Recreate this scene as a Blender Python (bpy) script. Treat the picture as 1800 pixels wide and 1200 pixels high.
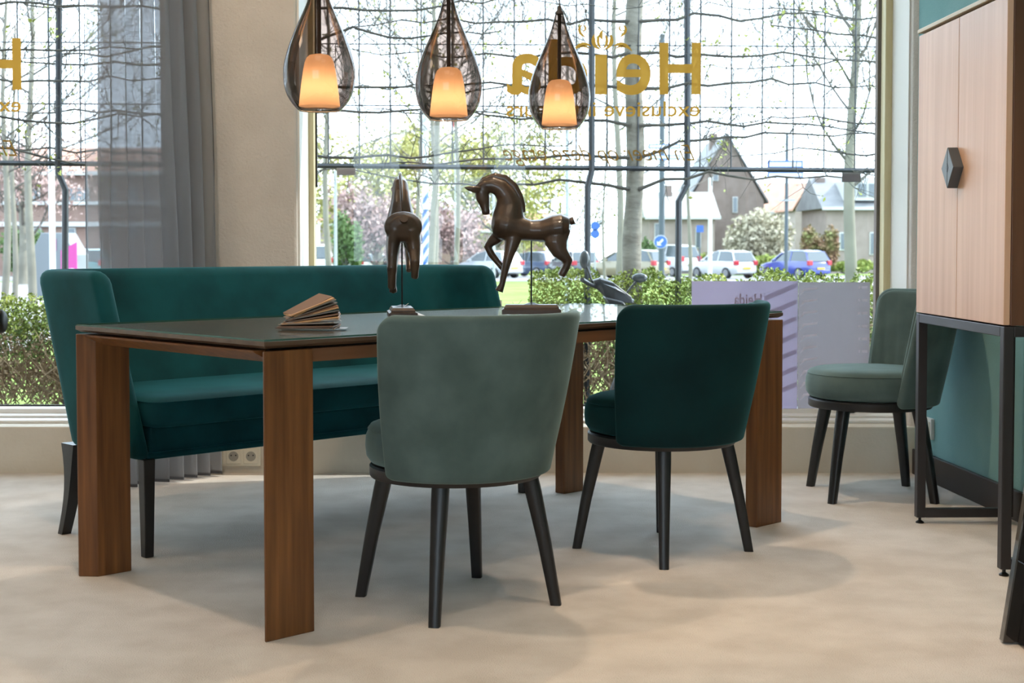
import bpy, bmesh, math, random
from mathutils import Vector, Matrix
R = math.radians
rnd = random.Random(7)
sc = bpy.context.scene
col = sc.collection
for o in list(bpy.data.objects): bpy.data.objects.remove(o)

# ------------------------------------------------------------------ camera
F, PITCH, CAMZ, CY = 2472.7, 0.0383384, 0.9454, 526.0     # focal length in pixels of an 1800 px wide frame
cam = bpy.data.cameras.new('camera'); camo = bpy.data.objects.new('camera', cam); col.objects.link(camo)
camo.location = (0, 0, CAMZ); camo.rotation_euler = (math.pi/2 - PITCH, 0, 0)
cam.sensor_width = 36; cam.lens = F/1800*36; cam.shift_y = -(600-CY)/1800
cam.clip_end = 600; cam.clip_start = .05
cam.dof.use_dof = True; cam.dof.focus_distance = 4.2; cam.dof.aperture_fstop = 7.5
sc.camera = camo
# ------------------------------------------------------------------ sky, sun, exposure
w = bpy.data.worlds.new('sky'); sc.world = w; w.use_nodes = True
bg = w.node_tree.nodes['Background']; bg.inputs[0].default_value = (.70, .85, 1.0, 1); bg.inputs[1].default_value = 4.6
sun = bpy.data.lights.new('sun', 'SUN'); sun.energy = 6.5; sun.angle = R(.6); sun.color = (1, .95, .86)
suno = bpy.data.objects.new('sun', sun); col.objects.link(suno); suno.location = (8, 4, 12)
suno.rotation_euler = Vector((-.8, -.19, -.62)).to_track_quat('-Z', 'Y').to_euler()
sc.view_settings.view_transform = 'Standard'; sc.view_settings.look = 'None'
sc.view_settings.gamma = 1; sc.view_settings.use_curve_mapping = False
sc.view_settings.exposure = 0.70
sc.cycles.use_denoising = True
sc.cycles.max_bounces = 10; sc.cycles.transparent_max_bounces = 32
CEIL = 3.05
# ceiling lamps of the showroom (warm downlights and two large panels), above and behind the camera
def area(name, x, y, sx, sy, power, colr, z=CEIL-.03):
    l = bpy.data.lights.new(name, 'AREA'); l.shape = 'RECTANGLE'; l.size = sx; l.size_y = sy; l.energy = power; l.color = colr
    o = bpy.data.objects.new(name, l); col.objects.link(o); o.location = (x, y, z); return o
WARM = (1, .76, .54)
for (x, y, s, p) in [(-2.6, 3.6, .5, 7), (-2.0, 1.8, .5, 9), (-.4, 1.3, .9, 8), (.7, .95, .9, 7)]:
    area('ceiling_panel', x, y, s, s, p, WARM)

for (x, y, tx, ty, ang, p) in [(-1.0, 3.45, -1.05, 3.35, 84, 44), (.15, 4.85, .35, 4.6, 96, 60), (-1.5, 2.6, -1.1, 3.2, 62, 22), (1.0, 2.9, 1.0, 3.5, 56, 34), (.2, 2.4, .2, 2.6, 50, 12), (.5, 3.3, 1.0, 4.3, 52, 34), (-.2, 3.6, -.2, 4.5, 46, 24), (-1.1, 4.2, -1.15, 7.2, 75, 40)]:  # last spot is a wall wash added to brighten the pier
    l = bpy.data.lights.new('ceiling_spot', 'SPOT'); l.energy = p; l.color = WARM; l.spot_size = R(ang); l.spot_blend = .7; l.shadow_soft_size = .05
    o = bpy.data.objects.new('ceiling_spot', l); col.objects.link(o); o.location = (x, y, CEIL-.06)
    o.rotation_euler = Vector((tx-x, ty-y, -CEIL)).to_track_quat('-Z', 'Y').to_euler()

# ------------------------------------------------------------------ pixel helper: a point seen at (px, py) at depth Y
def at(px, py, Y):
    a = (px-900)/F; b = (CY-py)/F; c, s = math.cos(PITCH), math.sin(PITCH)
    d = Vector((a, c+b*s, -s+b*c)); return Vector((0, 0, CAMZ)) + d*(Y/d.y)

# ------------------------------------------------------------------ mesh builder
class MB:
    def __init__(s): s.v = []; s.f = []; s.m = []; s.mi = 0
    def add(s, vs, fs):
        n = len(s.v); s.v += [tuple(v) for v in vs]; s.f += [tuple(n+i for i in f) for f in fs]; s.m += [s.mi]*len(fs); return s
    def box(s, x0, x1, y0, y1, z0, z1):
        return s.add([(x0,y0,z0),(x1,y0,z0),(x1,y1,z0),(x0,y1,z0),(x0,y0,z1),(x1,y0,z1),(x1,y1,z1),(x0,y1,z1)],
                     [(0,3,2,1),(4,5,6,7),(0,1,5,4),(1,2,6,5),(2,3,7,6),(3,0,4,7)])
    def prism(s, poly, z0, z1, axis='z'):
        n = len(poly)
        def P(a, b, z): return (a, b, z) if axis == 'z' else ((a, z, b) if axis == 'y' else (z, a, b))
        vs = [P(a, b, z0) for a, b in poly]+[P(a, b, z1) for a, b in poly]
        fs = [tuple(range(n-1, -1, -1)), tuple(range(n, 2*n))]+[(i, (i+1) % n, n+(i+1) % n, n+i) for i in range(n)]
        return s.add(vs, fs)
    def rings(s, rs, caps=True, closed=True):
        n = len(rs[0]); vs = [p for r in rs for p in r]; fs = []
        for k in range(len(rs)-1):
            for i in range(n if closed else n-1):
                j = (i+1) % n; fs.append((k*n+i, k*n+j, (k+1)*n+j, (k+1)*n+i))
        if caps and closed: fs += [tuple(range(n-1, -1, -1)), tuple((len(rs)-1)*n+i for i in range(n))]
        return s.add(vs, fs)
    def tube(s, pts, rad, n=6, flat=None, side=None):
        pts = [Vector(p) for p in pts]
        if not isinstance(rad, (list, tuple)): rad = [rad]*len(pts)
        rs = []; ref = Vector(side) if side else None
        for i, p in enumerate(pts):
            t = (pts[min(i+1, len(pts)-1)]-pts[max(i-1, 0)]).normalized()
            if ref is None:
                ref = Vector((0, 0, 1)) if abs(t.z) < .9 else Vector((1, 0, 0))
            a = (ref - t*ref.dot(t)); a = a.normalized() if a.length > 1e-6 else t.orthogonal().normalized()
            b = t.cross(a)
            if not side: ref = a
            ra = rad[i]; fl = 1 if flat is None else (flat[i] if isinstance(flat, (list, tuple)) else flat)
            rs.append([p + a*(ra*fl*math.cos(2*math.pi*k/n)) + b*(ra*math.sin(2*math.pi*k/n)) for k in range(n)])
        return s.rings(rs)
    def lathe(s, prof, n=32, c=(0, 0, 0), caps=False):
        return s.rings([[(c[0]+r*math.cos(2*math.pi*k/n), c[1]+r*math.sin(2*math.pi*k/n), c[2]+z) for k in range(n)] for r, z in prof], caps=caps)
    def cyl(s, a, b, r, n=16): return s.tube([a, b], r, n)
    def leafcloud(s, n, fn, size, r=None):
        r = r or rnd
        for _ in range(n):
            p = Vector(fn()); d = Vector((r.gauss(0,1), r.gauss(0,1), r.gauss(0,1))).normalized(); e = d.orthogonal().normalized()
            e = Matrix.Rotation(r.random()*6.28, 3, d) @ e; g = d.cross(e); z = size*r.uniform(.6, 1.3)
            s.add([p-e*z, p+g*z*.55+d*z*.15, p+e*z, p-g*z*.55+d*z*.15], [(0,1,2,3)])
        return s
    def build(s, name, mat, parent=None, smooth=None, bevel=0, seg=2, loc=None, subsurf=0):
        me = bpy.data.meshes.new(name); me.from_pydata(s.v, [], s.f)
        ms = mat if isinstance(mat, (list, tuple)) else [mat]
        for m in ms: me.materials.append(m)
        if len(ms) > 1: me.polygons.foreach_set('material_index', s.m)
        bm = bmesh.new(); bm.from_mesh(me); bmesh.ops.recalc_face_normals(bm, faces=bm.faces); bm.to_mesh(me); bm.free()
        if smooth is not None:
            me.polygons.foreach_set('use_smooth', [True]*len(me.polygons)); me.set_sharp_from_angle(angle=R(smooth))
        o = bpy.data.objects.new(name, me); col.objects.link(o)
        if parent: o.parent = parent
        if loc is not None: o.location = loc
        if bevel:
            b = o.modifiers.new('bevel', 'BEVEL'); b.width = bevel; b.segments = seg; b.limit_method = 'ANGLE'; b.angle_limit = R(40)
        if subsurf:
            b = o.modifiers.new('sub', 'SUBSURF'); b.levels = b.render_levels = subsurf
        return o
def tag(o, label, cat, group=None, kind=None):
    if label: o['label'] = label
    if cat: o['category'] = cat
    if group: o['group'] = group
    if kind: o['kind'] = kind
    return o
def thing(name, label, cat, loc=(0,0,0), rz=0, group=None):
    o = bpy.data.objects.new(name, None); col.objects.link(o); o.empty_display_size = .1
    o.location = loc; o.rotation_euler = (0, 0, rz); return tag(o, label, cat, group)
def struct(o): o['kind'] = 'structure'; return o
def stuff(o): o['kind'] = 'stuff'; return o
def dup(root, loc, rz, label, name=None):
    r = root.copy(); col.objects.link(r); r.location = loc; r.rotation_euler = (0, 0, rz); r['label'] = label
    for ch in list(root.children):
        c = ch.copy(); col.objects.link(c); c.parent = r
        for g in list(ch.children):
            d = g.copy(); col.objects.link(d); d.parent = c
    return r

def softshell(O, I, dist, zb, zt, K, r_top, r_bot, fin=lambda p: p):
    """upholstered wall: O/I = rows of outer and inner points (k, i), dist = distance of column i from the nearer free end"""
    rows = []
    for i in range(len(dist)):
        s = dist[i]; h = (Vector(O[K//2][i])-Vector(I[K//2][i])).length/2; hs = max(.03, math.sqrt(max(0, 1-(1-s/h)**2))) if s < h else 1
        dz = r_top-math.sqrt(max(0, r_top**2-(r_top-s)**2)) if s < r_top else 0; db = r_bot-math.sqrt(max(0, r_bot**2-(r_bot-s)**2)) if s < r_bot else 0
        za, ze = zb+db, zt-dz
        def pt(z, f):
            t = min(max((z-zb)/(zt-zb), 0), 1)*K; k = min(int(t), K-1); q = t-k
            o = Vector(O[k][i]).lerp(Vector(O[k+1][i]), q); n = Vector(I[k][i]).lerp(Vector(I[k+1][i]), q); m = (o+n)/2
            p = m+(o-m)*hs*f; return fin((p.x, p.y, z))
        g = h*hs; sec = [pt(za+g*.5+(ze-g-za-g*.5)*k/K, 1) for k in range(K+1)]
        sec += [pt(ze-g+g*math.sin(a), math.cos(a)) for a in [math.pi*j/8 for j in range(1, 8)]]
        sec += [pt(za+g*.5+(ze-g-za-g*.5)*k/K, -1) for k in range(K, -1, -1)]
        sec += [pt(za+g*.5-g*.5*math.sin(a), -math.cos(a)) for a in [math.pi*j/6 for j in range(1, 6)]]
        rows.append(sec)
    return rows

# ------------------------------------------------------------------ materials
def _lin(c): return tuple((x/12.92 if x <= .04045 else ((x+.055)/1.055)**2.4) for x in c)
def hexc(h): return _lin(tuple(int(h[i:i+2], 16)/255 for i in (0, 2, 4)))
def mat(name, c, rough=.6, metal=0, c2=None, scale=8, stretch=(1,1,1), bump=0, bscale=None, sheen=0, sheent=None, coat=0, spec=.5, detail=4, trans=0, emit=None, es=0, ramp=(.35, .65)):
    if isinstance(c, str): c = hexc(c)
    if isinstance(c2, str): c2 = hexc(c2)
    m = bpy.data.materials.new(name); m.use_nodes = True; nt = m.node_tree; p = nt.nodes['Principled BSDF']
    p.inputs['Base Color'].default_value = (*c, 1); p.inputs['Roughness'].default_value = rough; p.inputs['Metallic'].default_value = metal
    p.inputs['Specular IOR Level'].default_value = spec
    if coat: p.inputs['Coat Weight'].default_value = coat; p.inputs['Coat Roughness'].default_value = .03
    if sheen:
        p.inputs['Sheen Weight'].default_value = sheen; p.inputs['Sheen Roughness'].default_value = .35
        p.inputs['Sheen Tint'].default_value = (*(sheent or c), 1)
    if trans: p.inputs['Transmission Weight'].default_value = trans
    if emit: p.inputs['Emission Color'].default_value = (*emit, 1); p.inputs['Emission Strength'].default_value = es
    if c2 or bump:
        tc = nt.nodes.new('ShaderNodeTexCoord'); mp = nt.nodes.new('ShaderNodeMapping'); mp.inputs['Scale'].default_value = stretch
        nt.links.new(tc.outputs['Object'], mp.inputs[0])
    if c2:
        nz = nt.nodes.new('ShaderNodeTexNoise'); nz.inputs['Scale'].default_value = scale; nz.inputs['Detail'].default_value = detail
        nt.links.new(mp.outputs[0], nz.inputs['Vector'])
        rp = nt.nodes.new('ShaderNodeValToRGB'); rp.color_ramp.elements[0].color = (*c, 1); rp.color_ramp.elements[1].color = (*c2, 1)
        rp.color_ramp.elements[0].position, rp.color_ramp.elements[1].position = ramp
        nt.links.new(nz.outputs[0], rp.inputs[0]); nt.links.new(rp.outputs[0], p.inputs['Base Color'])
    if bump:
        n2 = nt.nodes.new('ShaderNodeTexNoise'); n2.inputs['Scale'].default_value = bscale or scale; n2.inputs['Detail'].default_value = 5
        nt.links.new(mp.outputs[0], n2.inputs['Vector'])
        b = nt.nodes.new('ShaderNodeBump'); b.inputs['Strength'].default_value = bump; b.inputs['Distance'].default_value = .01
        nt.links.new(n2.outputs[0], b.inputs['Height']); nt.links.new(b.outputs[0], p.inputs['Normal'])
    return m
def mixmat(name, tint, gloss=.1, trans_w=.0, tcol=(1,1,1), rough=0.0, edge=None):
    """thin see-through sheet: tinted transparency + mirror by facing (+ optional translucent/diffuse cloth)"""
    m = bpy.data.materials.new(name); m.use_nodes = True; nt = m.node_tree; nt.nodes.clear()
    out = nt.nodes.new('ShaderNodeOutputMaterial'); tr = nt.nodes.new('ShaderNodeBsdfTransparent'); tr.inputs[0].default_value = (*tint, 1)
    last = tr
    lw = nt.nodes.new('ShaderNodeLayerWeight'); lw.inputs[0].default_value = .35
    if edge:
        rp = nt.nodes.new('ShaderNodeValToRGB'); rp.color_ramp.elements[0].color = (*tint, 1); rp.color_ramp.elements[1].color = (*edge, 1)
        rp.color_ramp.elements[0].position = .3; rp.color_ramp.elements[1].position = .95
        nt.links.new(lw.outputs['Facing'], rp.inputs[0]); nt.links.new(rp.outputs[0], tr.inputs[0])
    if trans_w:
        tl = nt.nodes.new('ShaderNodeBsdfTranslucent'); tl.inputs[0].default_value = (*tcol, 1)
        df = nt.nodes.new('ShaderNodeBsdfDiffuse'); df.inputs[0].default_value = (*tcol, 1)
        m1 = nt.nodes.new('ShaderNodeMixShader'); m1.inputs[0].default_value = .5; nt.links.new(tl.outputs[0], m1.inputs[1]); nt.links.new(df.outputs[0], m1.inputs[2])
        m2 = nt.nodes.new('ShaderNodeMixShader'); m2.inputs[0].default_value = trans_w; nt.links.new(last.outputs[0], m2.inputs[1]); nt.links.new(m1.outputs[0], m2.inputs[2]); last = m2
    if gloss:
        gl = nt.nodes.new('ShaderNodeBsdfGlossy'); gl.inputs['Roughness'].default_value = rough
        fr = nt.nodes.new('ShaderNodeFresnel'); fr.inputs[0].default_value = 1.45
        mu = nt.nodes.new('ShaderNodeMath'); mu.operation = 'MULTIPLY'; mu.inputs[1].default_value = gloss; nt.links.new(fr.outputs[0], mu.inputs[0])
        m3 = nt.nodes.new('ShaderNodeMixShader'); nt.links.new(mu.outputs[0], m3.inputs[0]); nt.links.new(last.outputs[0], m3.inputs[1]); nt.links.new(gl.outputs[0], m3.inputs[2]); last = m3
    nt.links.new(last.outputs[0], out.inputs[0]); return m

M = {}
M['carpet'] = mat('carpet', 'cec6be', .95, c2='ddd6cf', scale=6, detail=8, bump=.5, bscale=260, spec=.1)
M['plaster'] = mat('plaster', 'cfc8c0', .85, c2='d6cfc7', scale=6, bump=.35, bscale=90, spec=.2)
M['plinth'] = mat('plinth', 'd2cbbe', .8, c2='d8d2c6', scale=5, bump=.2, bscale=60, spec=.2)
M['white_paint'] = mat('white_paint', 'e2dfd8', .5)
M['ceiling'] = mat('ceiling', 'e6e2da', .9)
M['teal_wall'] = mat('teal_wall', (.20, .40, .405), .8, c2=(.24, .45, .455), scale=4, bump=.15, bscale=150, spec=.2)
M['room_wall'] = mat('room_wall', 'cdc4b8', .9)
M['yellow_wood'] = mat('yellow_wood', 'd2c496', .5, c2='dccfa6', scale=6, stretch=(8,8,.6))
M['black_gasket'] = mat('black_gasket', '222222', .6)
M['sill'] = mat('sill', 'e6e6e4', .35)
M['glass'] = mixmat('glass', (.97, .985, .98), gloss=.6)
M['gold'] = mixmat('gold', (.8, .5, .1), gloss=.3, trans_w=.97, tcol=(.45, .24, .04), rough=.4)
M['velvet_teal'] = mat('velvet_teal', (.0015, .038, .046), .75, c2=(.004, .068, .080), scale=5, detail=6, sheen=.32, sheent=(.08, .48, .52), spec=.15, bump=.06, bscale=400)
M['velvet_dark'] = mat('velvet_dark', (.001, .017, .020), .75, c2=(.002, .028, .031), scale=5, detail=6, sheen=.4, sheent=(.08, .4, .42), spec=.15, bump=.06, bscale=400)
M['velvet_sage'] = mat('velvet_sage', (.070, .106, .101), .78, c2=(.112, .162, .155), scale=6, detail=6, sheen=.45, sheent=(.5, .66, .62), spec=.15, bump=.06, bscale=400)
M['walnut'] = mat('walnut', (.105, .036, .009), .42, c2=(.24, .096, .026), scale=3.0, stretch=(16, 16, .8), detail=7, bump=.03, bscale=30, ramp=(.3, .72))
M['walnut_h'] = mat('walnut_h', (.12, .052, .024), .35, c2=(.24, .11, .052), scale=3, stretch=(.45, 7, 7), detail=7, ramp=(.3, .72))
M['oak_top'] = mat('oak_top', (.075, .044, .026), .4, c2=(.125, .077, .046), scale=3, stretch=(.4, 8, 8), detail=7, ramp=(.3, .72))
M['table_glass'] = mixmat('table_glass', (.92, .95, .94), gloss=.32)
M['glass_edge'] = mat('glass_edge', (.05, .13, .10), .15, trans=.2)
M['black_leg'] = mat('black_leg', (.010, .010, .011), .38)
M['black_metal'] = mat('black_metal', (.030, .025, .026), .45, metal=.2)
M['black_gloss'] = mat('black_gloss', (.006, .006, .007), .06, coat=1)
M['cab_wood'] = mat('cab_wood', (.55, .32, .20), .40, c2=(.68, .44, .30), scale=3, stretch=(9, 9, .35), detail=8, bump=.02, bscale=40, ramp=(.3, .7))
M['cab_dark'] = mat('cab_dark', (.085, .034, .014), .45, c2=(.13, .055, .024), scale=3, stretch=(9, 9, .4), detail=7)
M['cab_top'] = mat('cab_top', 'cfc6b2', .5)
M['bronze'] = mat('bronze', (.040, .026, .018), .36, c2=(.085, .052, .033), scale=14, detail=5, metal=.15, coat=.25)
M['dark_wood'] = mat('dark_wood', (.035, .02, .012), .4, c2=(.07, .042, .025), scale=5, stretch=(1, 8, 8))
M['iron'] = mat('iron', (.012, .012, .012), .4, metal=.5)
M['paper'] = mat('paper', (.80, .79, .78), .7)
M['script_gold'] = mixmat('script_gold', (.6, .4, .1), gloss=.2, trans_w=.95, tcol=(.22, .12, .03))
M['sheer'] = mixmat('sheer', (.80, .81, .83), gloss=0, trans_w=.55, tcol=(.36, .36, .37))
M['hem'] = mixmat('hem', (.6, .6, .62), gloss=0, trans_w=.7, tcol=(.14, .14, .15))
M['smoke'] = mixmat('smoke', (.44, .375, .34), gloss=.8, edge=(.36, .305, .28))
M['frost'] = None
M['cord'] = mat('cord', (.10, .08, .07), .5, metal=.4)
M['bulb'] = mat('bulb', (1, .9, .7), .4, emit=(1, .74, .44), es=22)
def frost():
    m = bpy.data.materials.new('frosted_shade'); m.use_nodes = True; nt = m.node_tree; p = nt.nodes['Principled BSDF']
    p.inputs['Base Color'].default_value = (.62, .46, .34, 1); p.inputs['Roughness'].default_value = .5
    tl = nt.nodes.new('ShaderNodeBsdfTranslucent'); tl.inputs[0].default_value = (.70, .50, .35, 1)
    mx = nt.nodes.new('ShaderNodeMixShader'); mx.inputs[0].default_value = .65
    nt.links.new(p.outputs[0], mx.inputs[1]); nt.links.new(tl.outputs[0], mx.inputs[2])
    em = nt.nodes.new('ShaderNodeEmission'); em.inputs[0].default_value = (1, .62, .34, 1); em.inputs[1].default_value = .10
    ad = nt.nodes.new('ShaderNodeAddShader'); nt.links.new(mx.outputs[0], ad.inputs[0]); nt.links.new(em.outputs[0], ad.inputs[1])
    nt.links.new(ad.outputs[0], nt.nodes['Material Output'].inputs[0]); return m
M['frost'] = frost()
M['socket'] = mat('socket', 'd9d3c2', .4)
M['socket_in'] = mat('socket_in', '9a968c', .5)
M['board_l'] = mixmat('board_l', (.5, .46, .56), gloss=0, trans_w=.80, tcol=(.66, .62, .74))
M['board_r'] = mixmat('board_r', (.5, .5, .5), gloss=0, trans_w=.86, tcol=(.60, .575, .62))
M['print_light'] = mixmat('print_light', (.6, .56, .66), gloss=0, trans_w=.9, tcol=(.92, .89, .96))
M['print_dark'] = mixmat('print_dark', (.5, .4, .4), gloss=0, trans_w=.95, tcol=(.50, .42, .46))
# outdoors
OUT = .43
def omat(n, c, r=.6, **k):
    if 'c2' in k: k['c2'] = tuple(x*OUT for x in k['c2'])
    return mat(n, tuple(x*OUT for x in c), r, **k)
M['lawn'] = omat('lawn', (.22, .36, .06), .95, c2=(.34, .46, .12), scale=.8, spec=.1)
M['pavement'] = omat('pavement', (.42, .40, .38), .9, c2=(.52, .50, .48), scale=.7, spec=.1)
M['asphalt'] = omat('asphalt', (.33, .33, .34), .9, c2=(.40, .40, .41), scale=.5, spec=.1)
M['soil'] = omat('soil', (.11, .085, .065), .95, c2=(.17, .13, .10), scale=9, bump=.8, bscale=30)
M['leaf_hedge'] = omat('leaf_hedge', (.20, .30, .04), .6, c2=(.50, .56, .12), scale=5, spec=.2)
M['leaf_green'] = omat('leaf_green', (.07, .15, .03), .6, c2=(.22, .33, .07), scale=6, spec=.2)
M['leaf_dry'] = omat('leaf_dry', (.36, .24, .13), .8, c2=(.66, .50, .32), scale=7, spec=.1)
M['leaf_young'] = omat('leaf_young', (.50, .58, .06), .5, c2=(.62, .66, .16), scale=4)
M['leaf_willow'] = omat('leaf_willow', (.58, .56, .12), .7, c2=(.74, .70, .26), scale=1)
M['leaf_pink'] = omat('leaf_pink', (.56, .34, .31), .7, c2=(.68, .50, .45), scale=1)
M['leaf_cream'] = omat('leaf_cream', (.62, .55, .36), .7, c2=(.74, .68, .50), scale=1.5)
M['leaf_red'] = omat('leaf_red', (.42, .20, .12), .7, c2=(.32, .36, .10), scale=1.2)
M['leaf_far'] = omat('leaf_far', (.10, .20, .05), .7, c2=(.20, .32, .09), scale=1)
M['bark'] = omat('bark', (.22, .20, .16), .9, c2=(.36, .34, .28), scale=7, stretch=(1, 1, 2.5), bump=.5, bscale=20)
M['bark_far'] = omat('bark_far', (.22, .205, .165), .9, c2=(.32, .30, .245), scale=2)
M['branch'] = omat('branch', (.055, .050, .040), .8, c2=(.11, .10, .075), scale=10)
M['twig_far'] = omat('twig_far', (.16, .14, .12), .9)
M['trellis'] = omat('trellis', (.022, .030, .042), .5)
M['brick'] = omat('brick', (.34, .21, .17), .9, c2=(.42, .28, .23), scale=1.2)
M['brick_pale'] = omat('brick_pale', (.42, .33, .29), .9, c2=(.50, .40, .36), scale=1.2)
M['brick_dark'] = omat('brick_dark', (.27, .20, .17), .9, c2=(.33, .25, .22), scale=1.2)
M['roof_red'] = omat('roof_red', (.66, .30, .20), .8, c2=(.74, .40, .28), scale=1)
M['roof_grey'] = omat('roof_grey', (.24, .24, .25), .8, c2=(.32, .32, .33), scale=1)
M['roof_pale'] = omat('roof_pale', (.55, .54, .50), .8)
M['house_white'] = omat('house_white', (.80, .80, .78), .7)
M['house_glass'] = omat('house_glass', (.16, .19, .22), .1)
M['car_glass'] = omat('car_glass', (.10, .13, .15), .08)
M['tyre'] = omat('tyre', (.02, .02, .02), .8)
M['rim'] = omat('rim', (.5, .5, .52), .3, metal=.6)
M['tail_red'] = omat('tail_red', (.65, .03, .05), .3)
M['plate'] = omat('plate', (.85, .60, .05), .5)
M['sign_blue'] = omat('sign_blue', (.03, .16, .62), .5)
M['sign_white'] = omat('sign_white', (.85, .87, .90), .5)
M['pole_grey'] = omat('pole_grey', (.50, .54, .58), .5)
M['pole_dark'] = omat('pole_dark', (.07, .10, .13), .5)
M['pole_white'] = omat('pole_white', (.80, .81, .83), .5)
M['pink'] = omat('pink', (.72, .05, .38), .5)
M['bin_grey'] = omat('bin_grey', (.24, .27, .30), .5)
M['scooter_dark'] = omat('scooter_dark', (.035, .04, .048), .35)
M['scooter_grey'] = omat('scooter_grey', (.12, .135, .16), .3, coat=.5)
M['mirror'] = omat('mirror', (.10, .12, .13), .2)
M['sign_red'] = omat('sign_red', (.7, .06, .06), .5)
# ================================================================== ROOM SHELL
YW = 5.82          # front of the low plinth under the windows
YG = 6.20          # glass
def xw(y): return 1.674+(YW-y)*.068      # the teal wall runs slightly off the depth axis
struct(MB().box(-5.2, 3, -2.4, YW+.02, -.1, 0).build('floor', M['carpet']))
struct(MB().box(-5.2, 3, -2.4, 6.4, CEIL, CEIL+.1).build('ceiling', M['ceiling']))
struct(MB().box(-5.3, -2.2, -2.4, -2.3, 0, CEIL).box(.2, 3, -2.4, -2.3, 0, CEIL).box(-2.2, .2, -2.4, -2.3, 0, .6).box(-2.2, .2, -2.4, -2.3, 2.2, CEIL).build('wall_back', M['room_wall']))
w3 = struct(MB().box(-2.2, -2.14, -2.38, -2.32, .6, 2.2).box(.14, .2, -2.38, -2.32, .6, 2.2).box(-1.03, -.97, -2.38, -2.32, .6, 2.2).build('fill_window', M['white_paint']))  # unseen rear window, added to let sky light fill the room
MB().box(-2.14, .14, -2.36, -2.354, .6, 2.2).build('pane', M['glass'], w3)
struct(MB().box(-5.3, -5.2, -2.4, 6.4, 0, CEIL).build('wall_left', M['room_wall']))
struct(MB().prism([(xw(5.84), 5.84), (xw(5.84)+.12, 5.84), (xw(-2.4)+.12, -2.4), (xw(-2.4), -2.4)], 0, CEIL).build('wall_right', M['teal_wall']))
struct(MB().prism([(xw(5.80)-.018, 5.80), (xw(5.80), 5.80), (xw(-2.35), -2.35), (xw(-2.35)-.018, -2.35)], 0, .105).build('baseboard_right', M['black_metal'], bevel=.003))
# front wall: pier, lintel, right-hand corner strip, plinth below the glass
struct(MB().box(-1.46, -.893, 5.86, 6.34, 0, CEIL).build('wall_front', M['plaster'], bevel=.012))
struct(MB().box(-5.2, 1.75, 5.86, 6.36, 2.75, CEIL).build('wall_lintel', M['plaster']))
struct(MB().prism([(1.655, 5.84), (1.70, 5.80), (1.80, 5.80), (1.80, 6.24), (1.655, 6.24)], 0, CEIL).build('wall_corner', M['plaster'], bevel=.008))
struct(MB().box(-5.2, 1.70, YW, 6.34, -.02, .193).build('wall_plinth', M['plinth'], bevel=.006))
struct(MB().box(-.893, 1.66, 5.93, 6.14, .193, .206).box(-.893, 1.66, 6.02, 6.14, .206, .216).build('trim_1', M['sill'], bevel=.003))
struct(MB().box(-5.2, -1.46, 5.93, 6.14, .193, .206).box(-5.2, -1.46, 6.02, 6.14, .206, .216).build('trim_2', M['sill'], bevel=.003))
struct(MB().box(-.897, -.884, 5.875, 6.13, .2, 2.75).build('trim_3', M['white_paint']))
struct(MB().box(1.648, 1.66, 5.875, 6.13, .2, 2.75).build('trim_4', M['white_paint']))
def textmesh(body, x0, x1, z0, z1, y, offset=0, shear=0, mirror=True, depth=.0006):
    cu = bpy.data.curves.new('t', 'FONT'); cu.body = body; cu.offset = offset; cu.shear = shear; cu.extrude = .0; cu.resolution_u = 6
    o = bpy.data.objects.new('t', cu); col.objects.link(o)
    dg = bpy.context.evaluated_depsgraph_get(); me = bpy.data.meshes.new_from_object(o.evaluated_get(dg))
    vs = [v.co.copy() for v in me.vertices]; fs = [tuple(p.vertices) for p in me.polygons]
    bpy.data.objects.remove(o)
    ax, bx = min(v.x for v in vs), max(v.x for v in vs); ay, by = min(v.y for v in vs), max(v.y for v in vs)
    P = []
    for v in vs:
        t = (v.x-ax)/(bx-ax); t = 1-t if mirror else t
        P.append((x0+(x1-x0)*t, y, z0+(z1-z0)*(v.y-ay)/(by-ay)))
    return MB().add(P, fs)
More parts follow.
